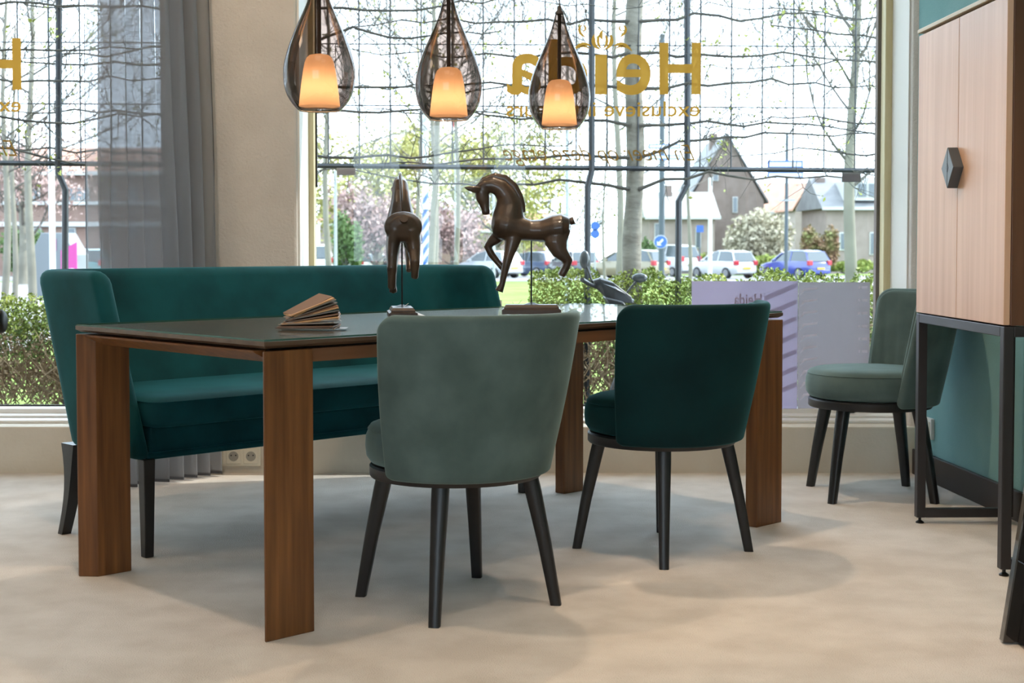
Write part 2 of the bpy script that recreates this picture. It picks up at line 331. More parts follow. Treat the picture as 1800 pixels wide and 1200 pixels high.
def lettering(win, dx, dz):
    y = YG-.004
    def bb(px0, px1, py0, py1):
        a = at(px0, py1, y); b = at(px1, py0, y); return a.x+dx, b.x+dx, a.z+dz, b.z+dz
    for ch, bx in (('H', (1159, 1232, 75, 166)), ('e', (1083, 1144, 95, 167)), ('I', (1046, 1067, 96, 166)), ('d', (964, 1033, 69, 167)), ('a', (891, 951, 94, 167))):
        textmesh(ch, *bb(*bx), y, offset=0 if ch == 'I' else .018).build('letter', M['gold'], win)
    textmesh('exclusieve interieurs', *bb(890, 1230, 178, 205), y, offset=.008).build('slogan_lettering', M['gold'], win)
    textmesh('En meer op deze etage', *bb(884, 1222, 254, 292), y, offset=-.006, shear=.5).build('script_lettering', M['script_gold'], win)
    # ornament over the i: a tulip with curling leaves
    mb = MB(); c = at(1059, 72, y); sx = YG/F
    def leaf(pts, wid):
        P = []; Q = []; n = 14
        for k in range(n+1):
            t = k/n; a = [(1-t)**3, 3*t*(1-t)**2, 3*t*t*(1-t), t**3]
            p = Vector((sum(a[i]*pts[i][0] for i in range(4)), sum(a[i]*pts[i][1] for i in range(4))))
            t2 = min(1, t+.01); b = [(1-t2)**3, 3*t2*(1-t2)**2, 3*t2*t2*(1-t2), t2**3]
            q = Vector((sum(b[i]*pts[i][0] for i in range(4)), sum(b[i]*pts[i][1] for i in range(4))))
            d = (q-p); d = d.normalized() if d.length > 1e-9 else Vector((1, 0)); nrm = Vector((-d.y, d.x)); ww = wid*math.sin(math.pi*min(max(t, .02), .98))**.8
            P.append(p+nrm*ww); Q.append(p-nrm*ww)
        vs = [(c.x+dx+p.x*sx, y, c.z+dz+p.y*sx) for p in P+Q]
        mb.add(vs, [(k, k+1, n+2+k, n+1+k) for k in range(n)])
    leaf([(0, 2), (-4, 8), (-3, 13), (0, 19)], 3.2)
    for s in (-1, 1):
        leaf([(s*3, -15), (s*18, -10), (s*17, 4), (s*14, 12)], 3.6); leaf([(s*1, -13), (s*10, -6), (s*9, 4), (s*4, 12)], 2.6)
        leaf([(s*20, -9), (s*30, -2), (s*42, -6), (s*52, -18)], 3.4); leaf([(s*22, -14), (s*30, -8), (s*36, -8), (s*40, -12)], 1.8)
        leaf([(s*28, 6), (s*40, 10), (s*46, 24), (s*34, 28)], 2.4); leaf([(s*34, 28), (s*26, 24), (s*30, 16), (s*36, 18)], 1.6)
    mb.build('ornament', M['gold'], win)
# window_1: the large right-hand one
def window(name, x0, x1, z0, z1):
    f = MB()
    f.box(x0-.035, x0+.032, 6.13, 6.20, z0, z1).box(x1-.045, x1+.012, 6.13, 6.20, z0, z1).box(x0+.032, x1-.045, 6.13, 6.20, z1-.05, z1)
    w_ = f.build(name, M['yellow_wood'], bevel=.004); struct(w_)
    MB().box(x0-.035, x1+.012, 6.10, 6.24, .200, .236).build('bottom_rail', M['sill'], w_, bevel=.004)
    MB().box(x0+.028, x1-.04, YG, YG+.006, .23, z1-.04).build('pane', M['glass'], w_)
    MB().box(x0+.03, x1-.04, YG-.012, YG-.001, .236, .243).build('glazing_bead', M['black_gasket'], w_)
    return w_
w1 = window('window_1', -.893, 1.663, .2, 2.75)
MB().box(at(1542, 0, YG+.03).x, at(1549, 0, YG+.03).x, YG+.008, YG+.05, .24, 2.7).build('shutter_rail', M['brick_dark'], w1)
MB().box(at(552, 0, YG).x, at(557, 0, YG).x, YG-.02, YG-.002, at(0, 329, YG).z, 2.7).build('gasket', M['black_gasket'], w1)
w2 = window('window_2', -4.6, -1.44, .2, 2.75)
lettering(w1, 0, 0); lettering(w2, -(1232-45)*YG/F, .02)
# small stickers on the inside of the glass
for px0, px1, py0, py1 in ((592, 625, 295, 308), (1480, 1513, 303, 320)):
    a = at(px0, py1, YG-.006); b = at(px1, py0, YG-.006); t = MB().box(a.x, b.x, YG-.008, YG-.004, a.z, b.z).build('sticker', M['sign_white'], w1)
    MB().box(a.x+.004, b.x-.004, YG-.010, YG-.0081, a.z+.004, b.z-.008).build('sticker_print', M['board_r'], t)
# near-left column and its knob
struct(MB().box(-1.75, -1.106, 2.55, 3.00, 0, CEIL).build('wall_column', M['plaster'], bevel=.006))
k = thing('door_knob', 'dark round metal knob on the plaster column at the left edge', 'knob', (-1.106, 2.96, .785))
MB().tube([(0,0,0), (.012,0,0)], .018, 20).build('rosette', M['iron'], k, smooth=40)
MB().tube([(.01,0,0), (.018,0,0), (.022,0,0), (.03,0,0), (.036,0,0), (.0385,0,0)], [.010, .012, .022, .026, .022, .012], 24).build('knob', M['iron'], k, smooth=60)
# triple socket on the plinth, single socket on the teal wall
s = thing('wall_socket', 'cream triple power socket on the low plinth behind the bench', 'socket', (at(411, 801, YW-.006).x, YW, at(411, 801, YW).z))
MB().box(-.113, .113, -.010, 0, -.042, .042).build('faceplate', M['socket'], s, bevel=.003)
for i in (-1, 0, 1):
    o = MB(); o.box(i*.072-.031, i*.072+.031, -.013, -.009, -.031, .031); b = o.build('socket_insert', M['socket'], s, bevel=.002)
    d = MB(); d.tube([(i*.072, -.0135, 0), (i*.072, -.0125, 0)], .0205, 24); d.build('socket_well', M['socket_in'], b)
    h = MB()
    for q in (-1, 1): h.tube([(i*.072+q*.0095, -.0145, .004), (i*.072+q*.0095, -.0134, .004)], .0032, 10)
    h.build('pin_hole', M['black_gasket'], b)
s = thing('wall_socket', 'white single wall socket low on the teal wall behind the sage chair', 'socket', (xw(5.64), 5.64, .21), 0)
MB().box(-.012, .004, -.04, .04, -.042, .042).build('faceplate', M['white_paint'], s, bevel=.003)
MB().box(-.015, -.010, -.028, .028, -.028, .028).build('socket_insert', M['socket'], s, bevel=.002)

# ================================================================== SHEER CURTAIN
ct = thing('sheer_curtain', 'grey sheer curtain hanging in loose folds beside the pier', 'curtain', (0, 0, 0))
def curtain():
    nu, nz = 240, 26; P = []; zt = 2.72
    for j in range(nz+1):
        z = zt*(1-j/nz)+.012
        b = 1-z/zt
        for i in range(nu+1):
            t = i/nu
            x = -1.60+t*.325+(t-.3)*.05*b; y = 5.30+t*.47+.02*b*(1-t)
            flat = max(0, (t-.13)/.87); a = .005 if t < .12 else (.040+.02*b)*min(1, (t-.12)*8)
            ph = 2*math.pi*(flat*7.6+.25*math.sin(5*t+1.2*b)+.06*math.sin(9*b+7*t))
            o = a*math.sin(ph)+.012*math.sin(2*ph+3*b)*(t > .12)
            P.append((x+o*.95-.012*math.cos(ph)*(t > .12), y-o*.55, z))
    n = nu+1
    fs = [(j*n+i, j*n+i+1, (j+1)*n+i+1, (j+1)*n+i) for j in range(nz) for i in range(nu)]
    MB().add(P, fs).build('cloth', M['sheer'], ct, smooth=80)
    hem = MB(); base = P[nz*n:]
    hem.add([(x, y-.001, .012) for x, y, z in base]+[(x, y-.001, .024) for x, y, z in base], [(i, i+1, n+i+1, n+i) for i in range(nu)])
    hem.build('hem', M['hem'], ct, smooth=80)
    e = MB(); e.tube([P[j*n+nu] for j in range(nz+1)], .0018, 5); e.tube([P[j*n] for j in range(nz+1)], .0012, 5); e.build('side_seam', M['hem'], ct)
    MB().box(-1.75, -1.2, 5.28, 5.32, 2.74, 2.76).build('track', M['white_paint'], ct)
curtain()

# ================================================================== TABLE
ANG = .7703086; AX, AY = -.5860, 3.3181; TL, TW = 2.102, .941
U = Vector((math.cos(ANG), math.sin(ANG), 0)); V = Vector((-U.y, U.x, 0))
def uv(u, v, z=0): return Vector((AX, AY, z))+U*u+V*v
tb = thing('dining_table', 'long walnut dining table with a glass covered top and mitred slab legs', 'table', (AX, AY, 0), ANG)
legp = [(0, 0), (.142, 0), (.142, .048), (.036, .048), (0, .006)]
def legq(fx, fy): return [((TL-a) if fx else a, (TW-b) if fy else b) for a, b in legp]
for fx in (0, 1):
    for fy in (0, 1): MB().prism(legq(fx, fy), 0, .694).build('leg', M['walnut'], tb, bevel=.0025)
MB().prism([(.142, .010), (TL-.142, .010), (TL-.142, .034), (.142, .034)], .662, .694).build('apron', M['walnut_h'], tb)
MB().prism([(.142, TW-.010), (TL-.142, TW-.010), (TL-.142, TW-.034), (.142, TW-.034)], .662, .694).build('apron', M['walnut_h'], tb)
for s_ in (0, 1):
    f = (lambda u: TL-u) if s_ else (lambda u: u)
    m = MB(); pr = [(0, .694), (.006, .688), (.060, .662), (.085, .662), (.085, .694)]
    m.prism([(f(a), b) for a, b in pr], .142*0+.048, TW-.048, axis='y'); m.build('apron', M['walnut'], tb)
MB().box(.05, TL-.05, .05, TW-.05, .690, .701).build('subframe', M['black_leg'], tb)
m = MB(); m.rings([[(.012, .012, .700), (TL-.012, .012, .700), (TL-.012, TW-.012, .700), (.012, TW-.012, .700)],
                   [(0, 0, .707), (TL, 0, .707), (TL, TW, .707), (0, TW, .707)], [(0, 0, .7170), (TL, 0, .7170), (TL, TW, .7170), (0, TW, .7170)]])
m.build('tabletop', M['oak_top'], tb)
g = MB(); g.box(.002, TL-.002, .002, TW-.002, .7175, .7222); gt = g.build('glass_top', [M['table_glass'], M['glass_edge']], tb)
for p in gt.data.polygons: p.material_index = 1 if abs(p.normal.z) < .5 else 0

# ================================================================== CHAIRS
def chair(label, vel, loc, rz, group=None):
    """origin on the floor; local +x is the rear of the chair"""
    t = thing('dining_chair', label, 'chair', loc, rz, group)
    n, nz = 56, 16; zb, zt = .350, .775
    def ring(tz, off, cut):
        z = zb+(zt-zb)*tz; Rr = .247+(.329-.247)*tz**1.05-off; pm = R(82-11*tz)
        return z, Rr, pm
    TIP = [0, .0015, .005, .010, .016, .023, .031, .041, .052, .066]
    def shell(off_out, off_in, name, m_, zlo, zhi, pleat=0, cut=0, rt=.055, rbt=.03):
        K = 12; nm = 40; O = []; I = []; dist = []
        for k_ in range(K+1):
            tz = zlo+(zhi-zlo)*k_/K; z, Rr, pm = ring(tz, off_out, 0); pm -= cut/Rr; d = [(s/Rr) for s in TIP]; e = pm-d[-1]
            ang = [-pm+x for x in d[:-1]]+[-e+2*e*q/nm for q in range(nm+1)]+[pm-x for x in d[-2::-1]]
            bul = .006*math.sin(math.pi*tz); ro = Rr+bul; ri = ro-(off_in-off_out)
            O.append([(ro*math.cos(p), ro*math.sin(p), z) for p in ang])
            I.append([((ri-pleat*math.sin(p*38)*(1.2-tz))*math.cos(p), (ri-pleat*math.sin(p*38)*(1.2-tz))*math.sin(p), z) for p in ang])
        dist = TIP[:-1]+[.066]+[.2]*(nm-1)+[.066]+TIP[-2::-1]
        rows = softshell(O, I, dist, zb+(zt-zb)*zlo, zb+(zt-zb)*zhi, K, rt, rbt)
        return MB().rings(rows).build(name, m_, t, smooth=70)
    shell(0, .034, 'backrest', vel, 0, 1)
    shell(.030, .054, 'back_lining', vel, .04, .982, pleat=.003, cut=.006)
    c0 = (-.0, 0)
    sc_ = .985; prof = [(0, .372), (.205, .372), (.226, .378), (.237, .394), (.240, .420), (.238, .446), (.2315, .462), (.2335, .464), (.226, .474), (.205, .482), (.14, .488), (0, .490)]
    MB().lathe(prof, 56, (-.006, 0, 0)).build('seat', vel, t, smooth=60)
    MB().lathe([(.2, .338), (.226, .338), (.229, .342), (.229, .366), (.224, .371), (.2, .371)], 56, (-.006, 0, 0)).build('seat_ring', M['black_leg'], t, smooth=40)
    MB().lathe([(0, .345), (.21, .345), (.21, .360), (0, .360)], 40, (-.006, 0, 0)).build('seat_base', M['black_leg'], t, smooth=40)
    for a in (45, 135, 225, 315):
        c, s_ = math.cos(R(a)), math.sin(R(a)); dd = Vector((c, s_, 0)); tt = Vector((-s_, c, 0))
        def rect(z, r, hw, hd): 
            o = dd*r
            q = []
            for k_ in range(12):
                an = 2*math.pi*k_/12; ex = lambda v_: math.copysign(abs(v_)**.45, v_)
                q.append(Vector((0, 0, z))+o+tt*(hw*ex(math.cos(an)))+dd*(hd*ex(math.sin(an))))
            return q
        MB().rings([rect(0, .266, .0145, .0145), rect(.16, .236, .0175, .0175), rect(.30, .205, .021, .021), rect(.352, .192, .0215, .0215)]).build('leg', M['black_leg'], t, smooth=50)
    return t
chair('sage green velvet tub chair standing at the table with its back to the viewer', M['velvet_sage'], (-.146, 3.719, 0), R(-55))
chair('dark teal velvet tub chair standing at the table, back to the viewer', M['velvet_dark'], (.468, 4.347, 0), R(-50))
chair('sage green velvet tub chair facing left between window and cabinet, round seat in view', M['velvet_sage'], (1.362, 5.313, 0), R(0))

# ================================================================== BENCH (in the table's own axes)
bo = uv(1.07, 1.25)
bn = thing('velvet_bench', 'long teal velvet dining bench with high wrapped back on black legs', 'bench', (bo.x, bo.y, 0), ANG)
def bl(u, v, z): return (u-1.07, v-1.25, z)
def benchshell():
    zb, zt = .300, .867; K = 12; TIP = [0, .0015, .005, .010, .016, .023, .031, .041, .052, .066, .085]
    def path(tz, off):
        u0, u1 = .215-.025*tz+off, 1.925+.025*tz-off; vb = 1.465+.186*tz-off
        vfl = 1.00+.193*tz; vfr = 1.06+.20*tz; r = .10; pts = [(u0, vfl+s) for s in TIP]
        for k_ in range(1, 6): pts.append((u0, vfl+.085+(vb-r-vfl-.085)*k_/5))
        for k_ in range(1, 8): a = math.pi/2*k_/8; pts.append((u0+r-r*math.cos(a), vb-r+r*math.sin(a)))
        for k_ in range(25): pts.append((u0+r+(u1-u0-2*r)*k_/24, vb-.0+.018*math.sin(math.pi*k_/24)))
        for k_ in range(1, 8): a = math.pi/2*k_/8; pts.append((u1-r+r*math.sin(a), vb-r+r*math.cos(a)))
        for k_ in range(5): pts.append((u1, vb-r+(vfr+.085-vb+r)*k_/5))
        return pts+[(u1, vfr+s) for s in TIP[::-1]]
    O = [[(*p, 0) for p in path(k_/K, 0)] for k_ in range(K+1)]; I = [[(*p, 0) for p in path(k_/K, .062)] for k_ in range(K+1)]
    n = len(O[0]); dist = TIP+[.3]*(n-2*len(TIP))+TIP[::-1]
    MB().rings(softshell(O, I, dist, zb, zt, K, .05, .02, lambda p: bl(*p))).build('backrest', M['velvet_teal'], bn, smooth=60)
    # welted seam down the two rear corners of the inside
    # seat: base rail and cushion
    MB().box(*(q for p in zip(bl(.285, 1.03, .305), bl(1.855, 1.42, .395)) for q in p)).build('seat_frame', M['velvet_teal'], bn, bevel=.012, seg=3)
    def rr(z, g): return [bl(a, b, z) for a, b in rrect(.272-g, 1.868+g, .985-g, 1.445, .05)]
    def rrect(a0, a1, b0, b1, r):
        o = []
        for cx, cy, s0 in ((a1-r, b1-r, 0), (a0+r, b1-r, 90), (a0+r, b0+r, 180), (a1-r, b0+r, 270)):
            for k_ in range(7): a = R(s0+15*k_); o.append((cx+r*math.cos(a), cy+r*math.sin(a)))
        return o
    MB().rings([rr(.392, -.02), rr(.397, -.006), rr(.412, .0), rr(.460, .003), rr(.470, .001), rr(.4715, .004), rr(.474, .001), rr(.483, -.012), rr(.488, -.05), rr(.491, -.12)]).build('seat_cushion', M['velvet_teal'], bn, smooth=50)
    MB().box(*(q for p in zip(bl(.262, 1.012, .296), bl(1.88, 1.44, .316)) for q in p)).build('seat_trim', M['velvet_teal'], bn, bevel=.008)
benchshell()
for u in (.268, 1.87):
    a = Vector(bl(u, 1.025, 0))
    MB().rings([[a+Vector((sx*h, sy*h, z)) for sx, sy in ((-1,-1),(1,-1),(1,1),(-1,1))] for z, h in ((0, .0145), (.30, .0195))]).build('leg', M['black_leg'], bn, bevel=.003)
for u in (.25, 1.87):
    rows = []
    for k_ in range(9):
        t = k_/8; z = .305*t; h = .016+.030*t**3; vo = 1.528-.075*t-.035*math.sin(math.pi*t)*.6
        rows.append([Vector(bl(u+sx*(.016+.008*t), vo+sy*h*.9, z)) for sx, sy in ((-1,-1),(1,-1),(1,1),(-1,1))])
    MB().rings(rows).build('leg', M['black_leg'], bn, smooth=40)
p = uv(1.945, 1.26, .80)
pt = thing('price_tag', 'small white paper tag hanging on the right end of the teal bench', 'tag', (p.x+.012, p.y-.035, .70), R(-30))
MB().box(-.018, .018, -.0006, .0006, -.03, .03).build('card', M['paper'], pt)
MB().tube([(0, 0, .028), (0, .012, .10)], .0006, 4).build('string', M['paper'], pt)

# ================================================================== PENDANTS
def pendant(label, x, y):
    t = thing('pendant_lamp', label, 'lamp', (x, y, 1.338), 0, 'smoked glass drop pendants over the table')
    prof = [(.060, 0), (.064, .003), (.078, .018), (.093, .042), (.1015, .070), (.1045, .100), (.103, .128), (.096, .160), (.085, .195), (.070, .232), (.054, .268), (.039, .302), (.028, .332), (.020, .360), (.0135, .384)]
    P2 = []
    for i in range(len(prof)-1):
        for k_ in range(3):
            q = k_/3; p0 = prof[max(i-1, 0)]; p1 = prof[i]; p2 = prof[i+1]; p3 = prof[min(i+2, len(prof)-1)]
            P2.append(tuple(.5*(2*p1[j]+(p2[j]-p0[j])*q+(2*p0[j]-5*p1[j]+4*p2[j]-p3[j])*q*q+(3*p1[j]-p0[j]-3*p2[j]+p3[j])*q**3) for j in (0, 1)))
    P2.append(prof[-1])
    gs = MB().lathe(P2, 64).build('glass_shade', M['smoke'], t, smooth=80)
    MB().lathe([(.0605, -.001), (.0625, .001), (.060, .003), (.0585, .001), (.0605, -.001)], 48).build('rim', M['smoke_rim'], gs, smooth=80)
    sh = MB().lathe([(.0595, .012), (.056, .045), (.052, .080), (.047, .115), (.042, .140), (.037, .152), (.028, .160), (.012, .163)], 48).build('inner_shade', M['frost'], t, smooth=80)
    MB().lathe([(.0005, .022), (.012, .025), (.019, .036), (.021, .048), (.018, .062), (.012, .076), (.010, .095), (.0005, .096)], 24).build('bulb', M['bulb'], t, smooth=80)
    MB().tube([(0,0,.165), (0,0,.39)], .0062, 12).build('stem', M['cord'], t)
    MB().tube([(0,0,.381), (0,0,.386), (0,0,.395), (0,0,.408)], [.0145, .0145, .0075, .006], 16).build('cap', M['cord'], t, smooth=40)
    MB().tube([(0,0,.40), (0,0,CEIL-1.338-.02)], .0022, 6).build('cable', M['cord'], t)
    MB().tube([(0,0,CEIL-1.338-.025), (0,0,CEIL-1.338)], .05, 24).build('canopy', M['white_paint'], t)
M['smoke_rim'] = mat('smoke_rim', (.35, .30, .27), .1, trans=.6)
pendant('smoked glass drop pendant hanging at the left end of the row of three', -.561, 4.118)
pendant('smoked glass drop pendant hanging in the middle of the row of three', -.198, 4.42)
pendant('smoked glass drop pendant hanging at the right end of the row, before the gold lettering', .159, 4.747)

# ================================================================== CABINET
YF, YN = 4.782, 3.985
def cx(y): return 1.372+(YF-y)*.025
cb = thing('tall_cabinet', 'tall two door oak cabinet on a dark metal frame by the teal wall', 'cabinet', (cx(YF), YF, 0), math.atan(.025)+math.pi)
# local: +x into the room is negative world x; local y runs towards the viewer
CW = (YF-YN); CD = .335
def lb(x0, x1, y0, y1, z0, z1): return MB().box(-x1, -x0, y0, y1, z0, z1)
lb(.022, CD, 0, CW, .717, 1.655).build('body', M['cab_dark'], cb, bevel=.002)
dr1 = lb(.003, .021, .001, CW/2-.0015, .719, 1.651).build('door', M['cab_wood'], cb, bevel=.0015)
dr2 = lb(.003, .021, CW/2+.0015, CW-.001, .719, 1.651).build('door', M['cab_wood'], cb, bevel=.0015)
lb(-.002, CD, -.002, CW+.002, 1.659, 1.672).build('top_panel', M['cab_top'], cb, bevel=.002)
hz = 1.186
def halfplate(s_):
    q = [(0, .064), (s_*.055, 0), (0, -.064)]
    m = MB(); m.prism([(CW/2+a+s_*.001, hz+b) for a, b in q], -.003, .030, axis='x'); return m
M['handle'] = mat('handle', (.075, .085, .095), .4)
for s_, door in ((-1, dr1), (1, dr2)):
    halfplate(s_).build('handle', M['handle'], door, bevel=.002)
MB().prism([(CW/2-.009, hz), (CW/2, hz-.014), (CW/2+.009, hz), (CW/2, hz+.014)], .030, .0312, axis='x').build('emblem', M['iron'], dr1)
fr = MB(); q = .030
for y0 in (0.0, CW-q):
    m = lb(.004, .004+q, y0, y0+q, .020, .715); m.build('leg', M['black_metal'], cb, bevel=.002)
    m = lb(CD-q, CD, y0, y0+q, .020, .715); m.build('leg', M['black_metal'], cb, bevel=.002)
    lb(.004+q, CD-q, y0, y0+q, .020, .020+q).build('stretcher', M['black_metal'], cb, bevel=.002)
    lb(.004+q, CD-q, y0, y0+q, .685, .715).build('top_rail', M['black_metal'], cb, bevel=.002)
    for xx in (.004+q/2, CD-q/2):
        MB().lathe([(.0, .0), (.014, .0), (.014, .004), (.008, .008), (.005, .010), (.005, .022), (0, .022)], 16, (-xx, y0+q/2, 0)).build('levelling_foot', M['iron'], cb, smooth=40)
for x0 in (.004, CD-q): lb(x0, x0+q, q, CW-q, .685, .715).build('top_rail', M['black_metal'], cb, bevel=.002)

# glossy black stand at the right edge
bs = thing('display_stand', 'glossy black slanted display stand at the right edge of the room', 'stand', (1.164, 3.30, 0))
MB().rings([[(0, 0, .004), (.30, 0, .004), (.30, .03, .004), (0, .03, .004)], [(.16, 0, 1.1), (.30, 0, 1.1), (.30, .03, 1.1), (.16, .03, 1.1)]]).build('side_panel', M['black_gloss'], bs, bevel=.003)
MB().rings([[(.034, -.30, 0), (.064, -.30, 0), (.064, 0, 0), (.034, 0, 0)], [(.194, -.20, 1.1), (.224, -.20, 1.1), (.224, 0, 1.1), (.194, 0, 1.1)]]).build('front_panel', M['black_gloss'], bs, bevel=.003)
lb2 = MB().box(.06, .30, -.20, .0, .16, .185).build('shelf', M['black_gloss'], bs, bevel=.002)

# ================================================================== HORSES
def voxel(mb, size, it):
    o = mb.build('tmp', M['bronze']); r = o.modifiers.new('r', 'REMESH'); r.mode = 'VOXEL'; r.voxel_size = size
    s_ = o.modifiers.new('s', 'SMOOTH'); s_.iterations = it; s_.factor = .5
    dg = bpy.context.evaluated_depsgraph_get(); me = bpy.data.meshes.new_from_object(o.evaluated_get(dg)); bpy.data.objects.remove(o)
    me.polygons.foreach_set('use_smooth', [True]*len(me.polygons)); return me
def horse(label, loc, rz, low):
    S = .000502
    t = thing('horse_sculpture', label, 'sculpture', loc, rz)
    def h(zx, zy, y=0): return Vector(((1098-zx)*S, y, (1018-zy)*S))
    mb = MB()
    def limb(pts, y, fl=1, n=14):
        P = [h(a, b, y if not isinstance(y, (list, tuple)) else y[i]) for i, (a, b, r) in enumerate(pts)]
        mb.tube(P, [r*S for a, b, r in pts], n, flat=fl, side=(0, 1, 0))
    body = [(1352, 462, 30), (1340, 458, 68), (1300, 458, 94), (1240, 466, 92), (1160, 478, 74), (1090, 476, 68), (1010, 462, 82), (940, 444, 100), (890, 436, 96), (856, 432, 70), (838, 430, 30)]
    limb(body, 0, [1.0, 1.22, 1.26, 1.24, 1.25, 1.22, 1.1, 1.0, .95, .95, 1], 20)
    neck = [(940, 430, 105), (950, 370, 102), (952, 310, 90), (935, 248, 70), (895, 200, 60), (845, 180, 54), (800, 186, 50), (765, 212, 42)]
    limb(neck, 0, [.9, .8, .74, .80, .86, .86, .84, .8], 18)
    head = [(800, 195, 46), (775, 225, 50), (782, 265, 46), (793, 305, 35), (799, 335, 28), (802, 358, 29), (804, 376, 20)]
    limb(head, 0, [.75, .78, .78, .8, .9, .9, .8], 16)
    limb([(905, 470, 60), (880, 515, 46), (840, 550, 34), (812, 580, 27), (838, 632, 25), (880, 685, 21), (905, 712, 23), (925, 738, 22)], [-.018, -.022, -.025, -.027, -.027, -.027, -.027, -.027], [.7, .8, .95, 1, 1, 1, 1, 1])
    limb([(975, 420, 30), (985, 470, 68), (975, 550, 52), (953, 630, 36), (935, 700, 28), (918, 770, 23), (908, 825, 20), (896, 850, 25), (888, 872, 29)], [.010, .014, .020, .023, .024, .024, .024, .024, .024], [.6, .6, .72, .9, 1, 1, 1, 1, 1])
    for s_ in (-1, 1):
        if low and s_ == 1:
            hp = [(1262, 430, 40), (1270, 478, 80), (1262, 560, 66), (1278, 640, 46), (1300, 712, 34), (1285, 770, 27), (1262, 838, 26)]
        else:
            hp = [(1262, 430, 40), (1270, 478, 84), (1256, 555, 74), (1286, 622, 50), (1335, 676, 33), (1318, 722, 26), (1290, 772, 24)]
        limb(hp, [s_*.018, s_*.025, s_*.031, s_*.034, s_*.035, s_*.035, s_*.035], [.6, .62, .68, .8, .95, 1, 1])
    me = voxel(mb, .0030, 9); me.materials.clear(); me.materials.append(M['bronze'])
    o = bpy.data.objects.new('body', me); col.objects.link(o); o.parent = t
    mane = MB(); mp = [(745, 190), (790, 140), (860, 116), (925, 130), (985, 180), (1020, 245), (1040, 310), (1052, 348)]
    mane.tube([h(a, b+10) for a, b in mp], [.007, .010, .012, .013, .013, .012, .010, .004], 8, flat=.42, side=(0, 1, 0)); mane.build('mane', M['bronze'], t, smooth=60)
    for s_ in (-1, 1):
        ear = MB(); ear.tube([h(775, 215, s_*.012), h(730, 212, s_*.020), h(690, 204, s_*.023), h(664, 199, s_*.024)], [.010, .011, .007, .001], 10, flat=.5, side=(0, 1, 0)); ear.build('ear', M['bronze'], t, smooth=60)
    MB().tube([h(1335, 425), h(1375, 410)], [.0125, .0125], 14).build('tail', M['bronze'], t, smooth=40)
    MB().tube([h(1098, 520), h(1098, 960)], .0026, 10).build('rod', M['iron'], t)
    MB().rings([[(-.026, -.026, .0295), (.026, -.026, .0295), (.026, .026, .0295), (-.026, .026, .0295)], [(-.004, -.004, .037), (.004, -.004, .037), (.004, .004, .037), (-.004, .004, .037)]]).build('rod_bracket', M['iron'], t)
    m = MB(); bxr = lambda a, b, z: [(-a, -b, z), (a, -b, z), (a, b, z), (-a, b, z)]
    m.rings([bxr(.096, .044, 0), bxr(.096, .044, .014), bxr(.089, .037, .018), bxr(.089, .037, .022), bxr(.083, .031, .030)]); m.build('plinth', M['dark_wood'], t)
    return t
ZT = .7223
h1 = at(706, 560, 4.40)
horse('dark wooden horse statuette on a rod, seen from behind, rump and mane towards the viewer', (h1.x, 4.42, ZT), R(97), True)
horse('dark wooden prancing horse statuette in profile, head bowed to the left', (at(934, 540, 4.60).x, 4.60, ZT), R(180), False)
tg = thing('price_tag', 'white folded price tag lying at the foot of the rear-view horse', 'tag', (h1.x+.035, 4.36, ZT+.001), R(-20))
MB().add([(-.03, -.015, .028), (.04, -.015, .004), (.04, .015, .004), (-.03, .015, .028), (-.03, -.015, .0272), (.04, -.015, .0032), (.04, .015, .0032), (-.03, .015, .0272)], [(0,1,2,3), (4,5,6,7), (0,1,5,4), (1,2,6,5), (2,3,7,6), (3,0,4,7)]).build('card', M['paper'], tg)
MB().tube([(-.03, 0, .028), (-.036, .03, .034), (-.034, .05, .04)], .0006, 4).build('string', M['paper'], tg)

# ================================================================== SAMPLE FAN
fo = at(553, 577, 3.80)
fan = thing('sample_fan', 'fanned stack of wood and leather sample boards lying on the glass tabletop', 'samples', (fo.x, 3.80, ZT), 0)
cols = [(.10, .07, .05), (.16, .09, .05), (.42, .23, .10), (.20, .17, .14), (.50, .30, .14), (.13, .12, .11), (.46, .27, .12), (.38, .34, .30), (.18, .10, .06)]
sm = [mat('sample_%s' % n_, c_, .5) for n_, c_ in zip(('umber', 'brown', 'tan', 'taupe', 'honey', 'charcoal', 'caramel', 'grey', 'walnut'), cols)]
N = 17
for i in range(N):
    t = i/(N-1); b = MB()
    b.box(-.004, .152-.035*t**2, -.036, .036, 0, .0032); o = b.build('sample_board', sm[(i*4) % 9], fan)
    piv = Vector((-.088+.024*t, .004*math.sin(i*2.1), .0005+.0036*i*.62))
    yaw = R(-14+46*t+4*math.sin(i*1.7)); pit = R(max(0, -1.5+26*t**1.15))
    o.matrix_local = Matrix.Translation(piv) @ Matrix.Rotation(yaw, 4, 'Z') @ Matrix.Rotation(-pit, 4, 'Y') @ Matrix.Rotation(R(6*math.sin(i*1.3)), 4, 'X')
b = MB(); b.box(-.082, .088, -.045, .028, 0, .0005); b.build('cover', sm[5], fan)

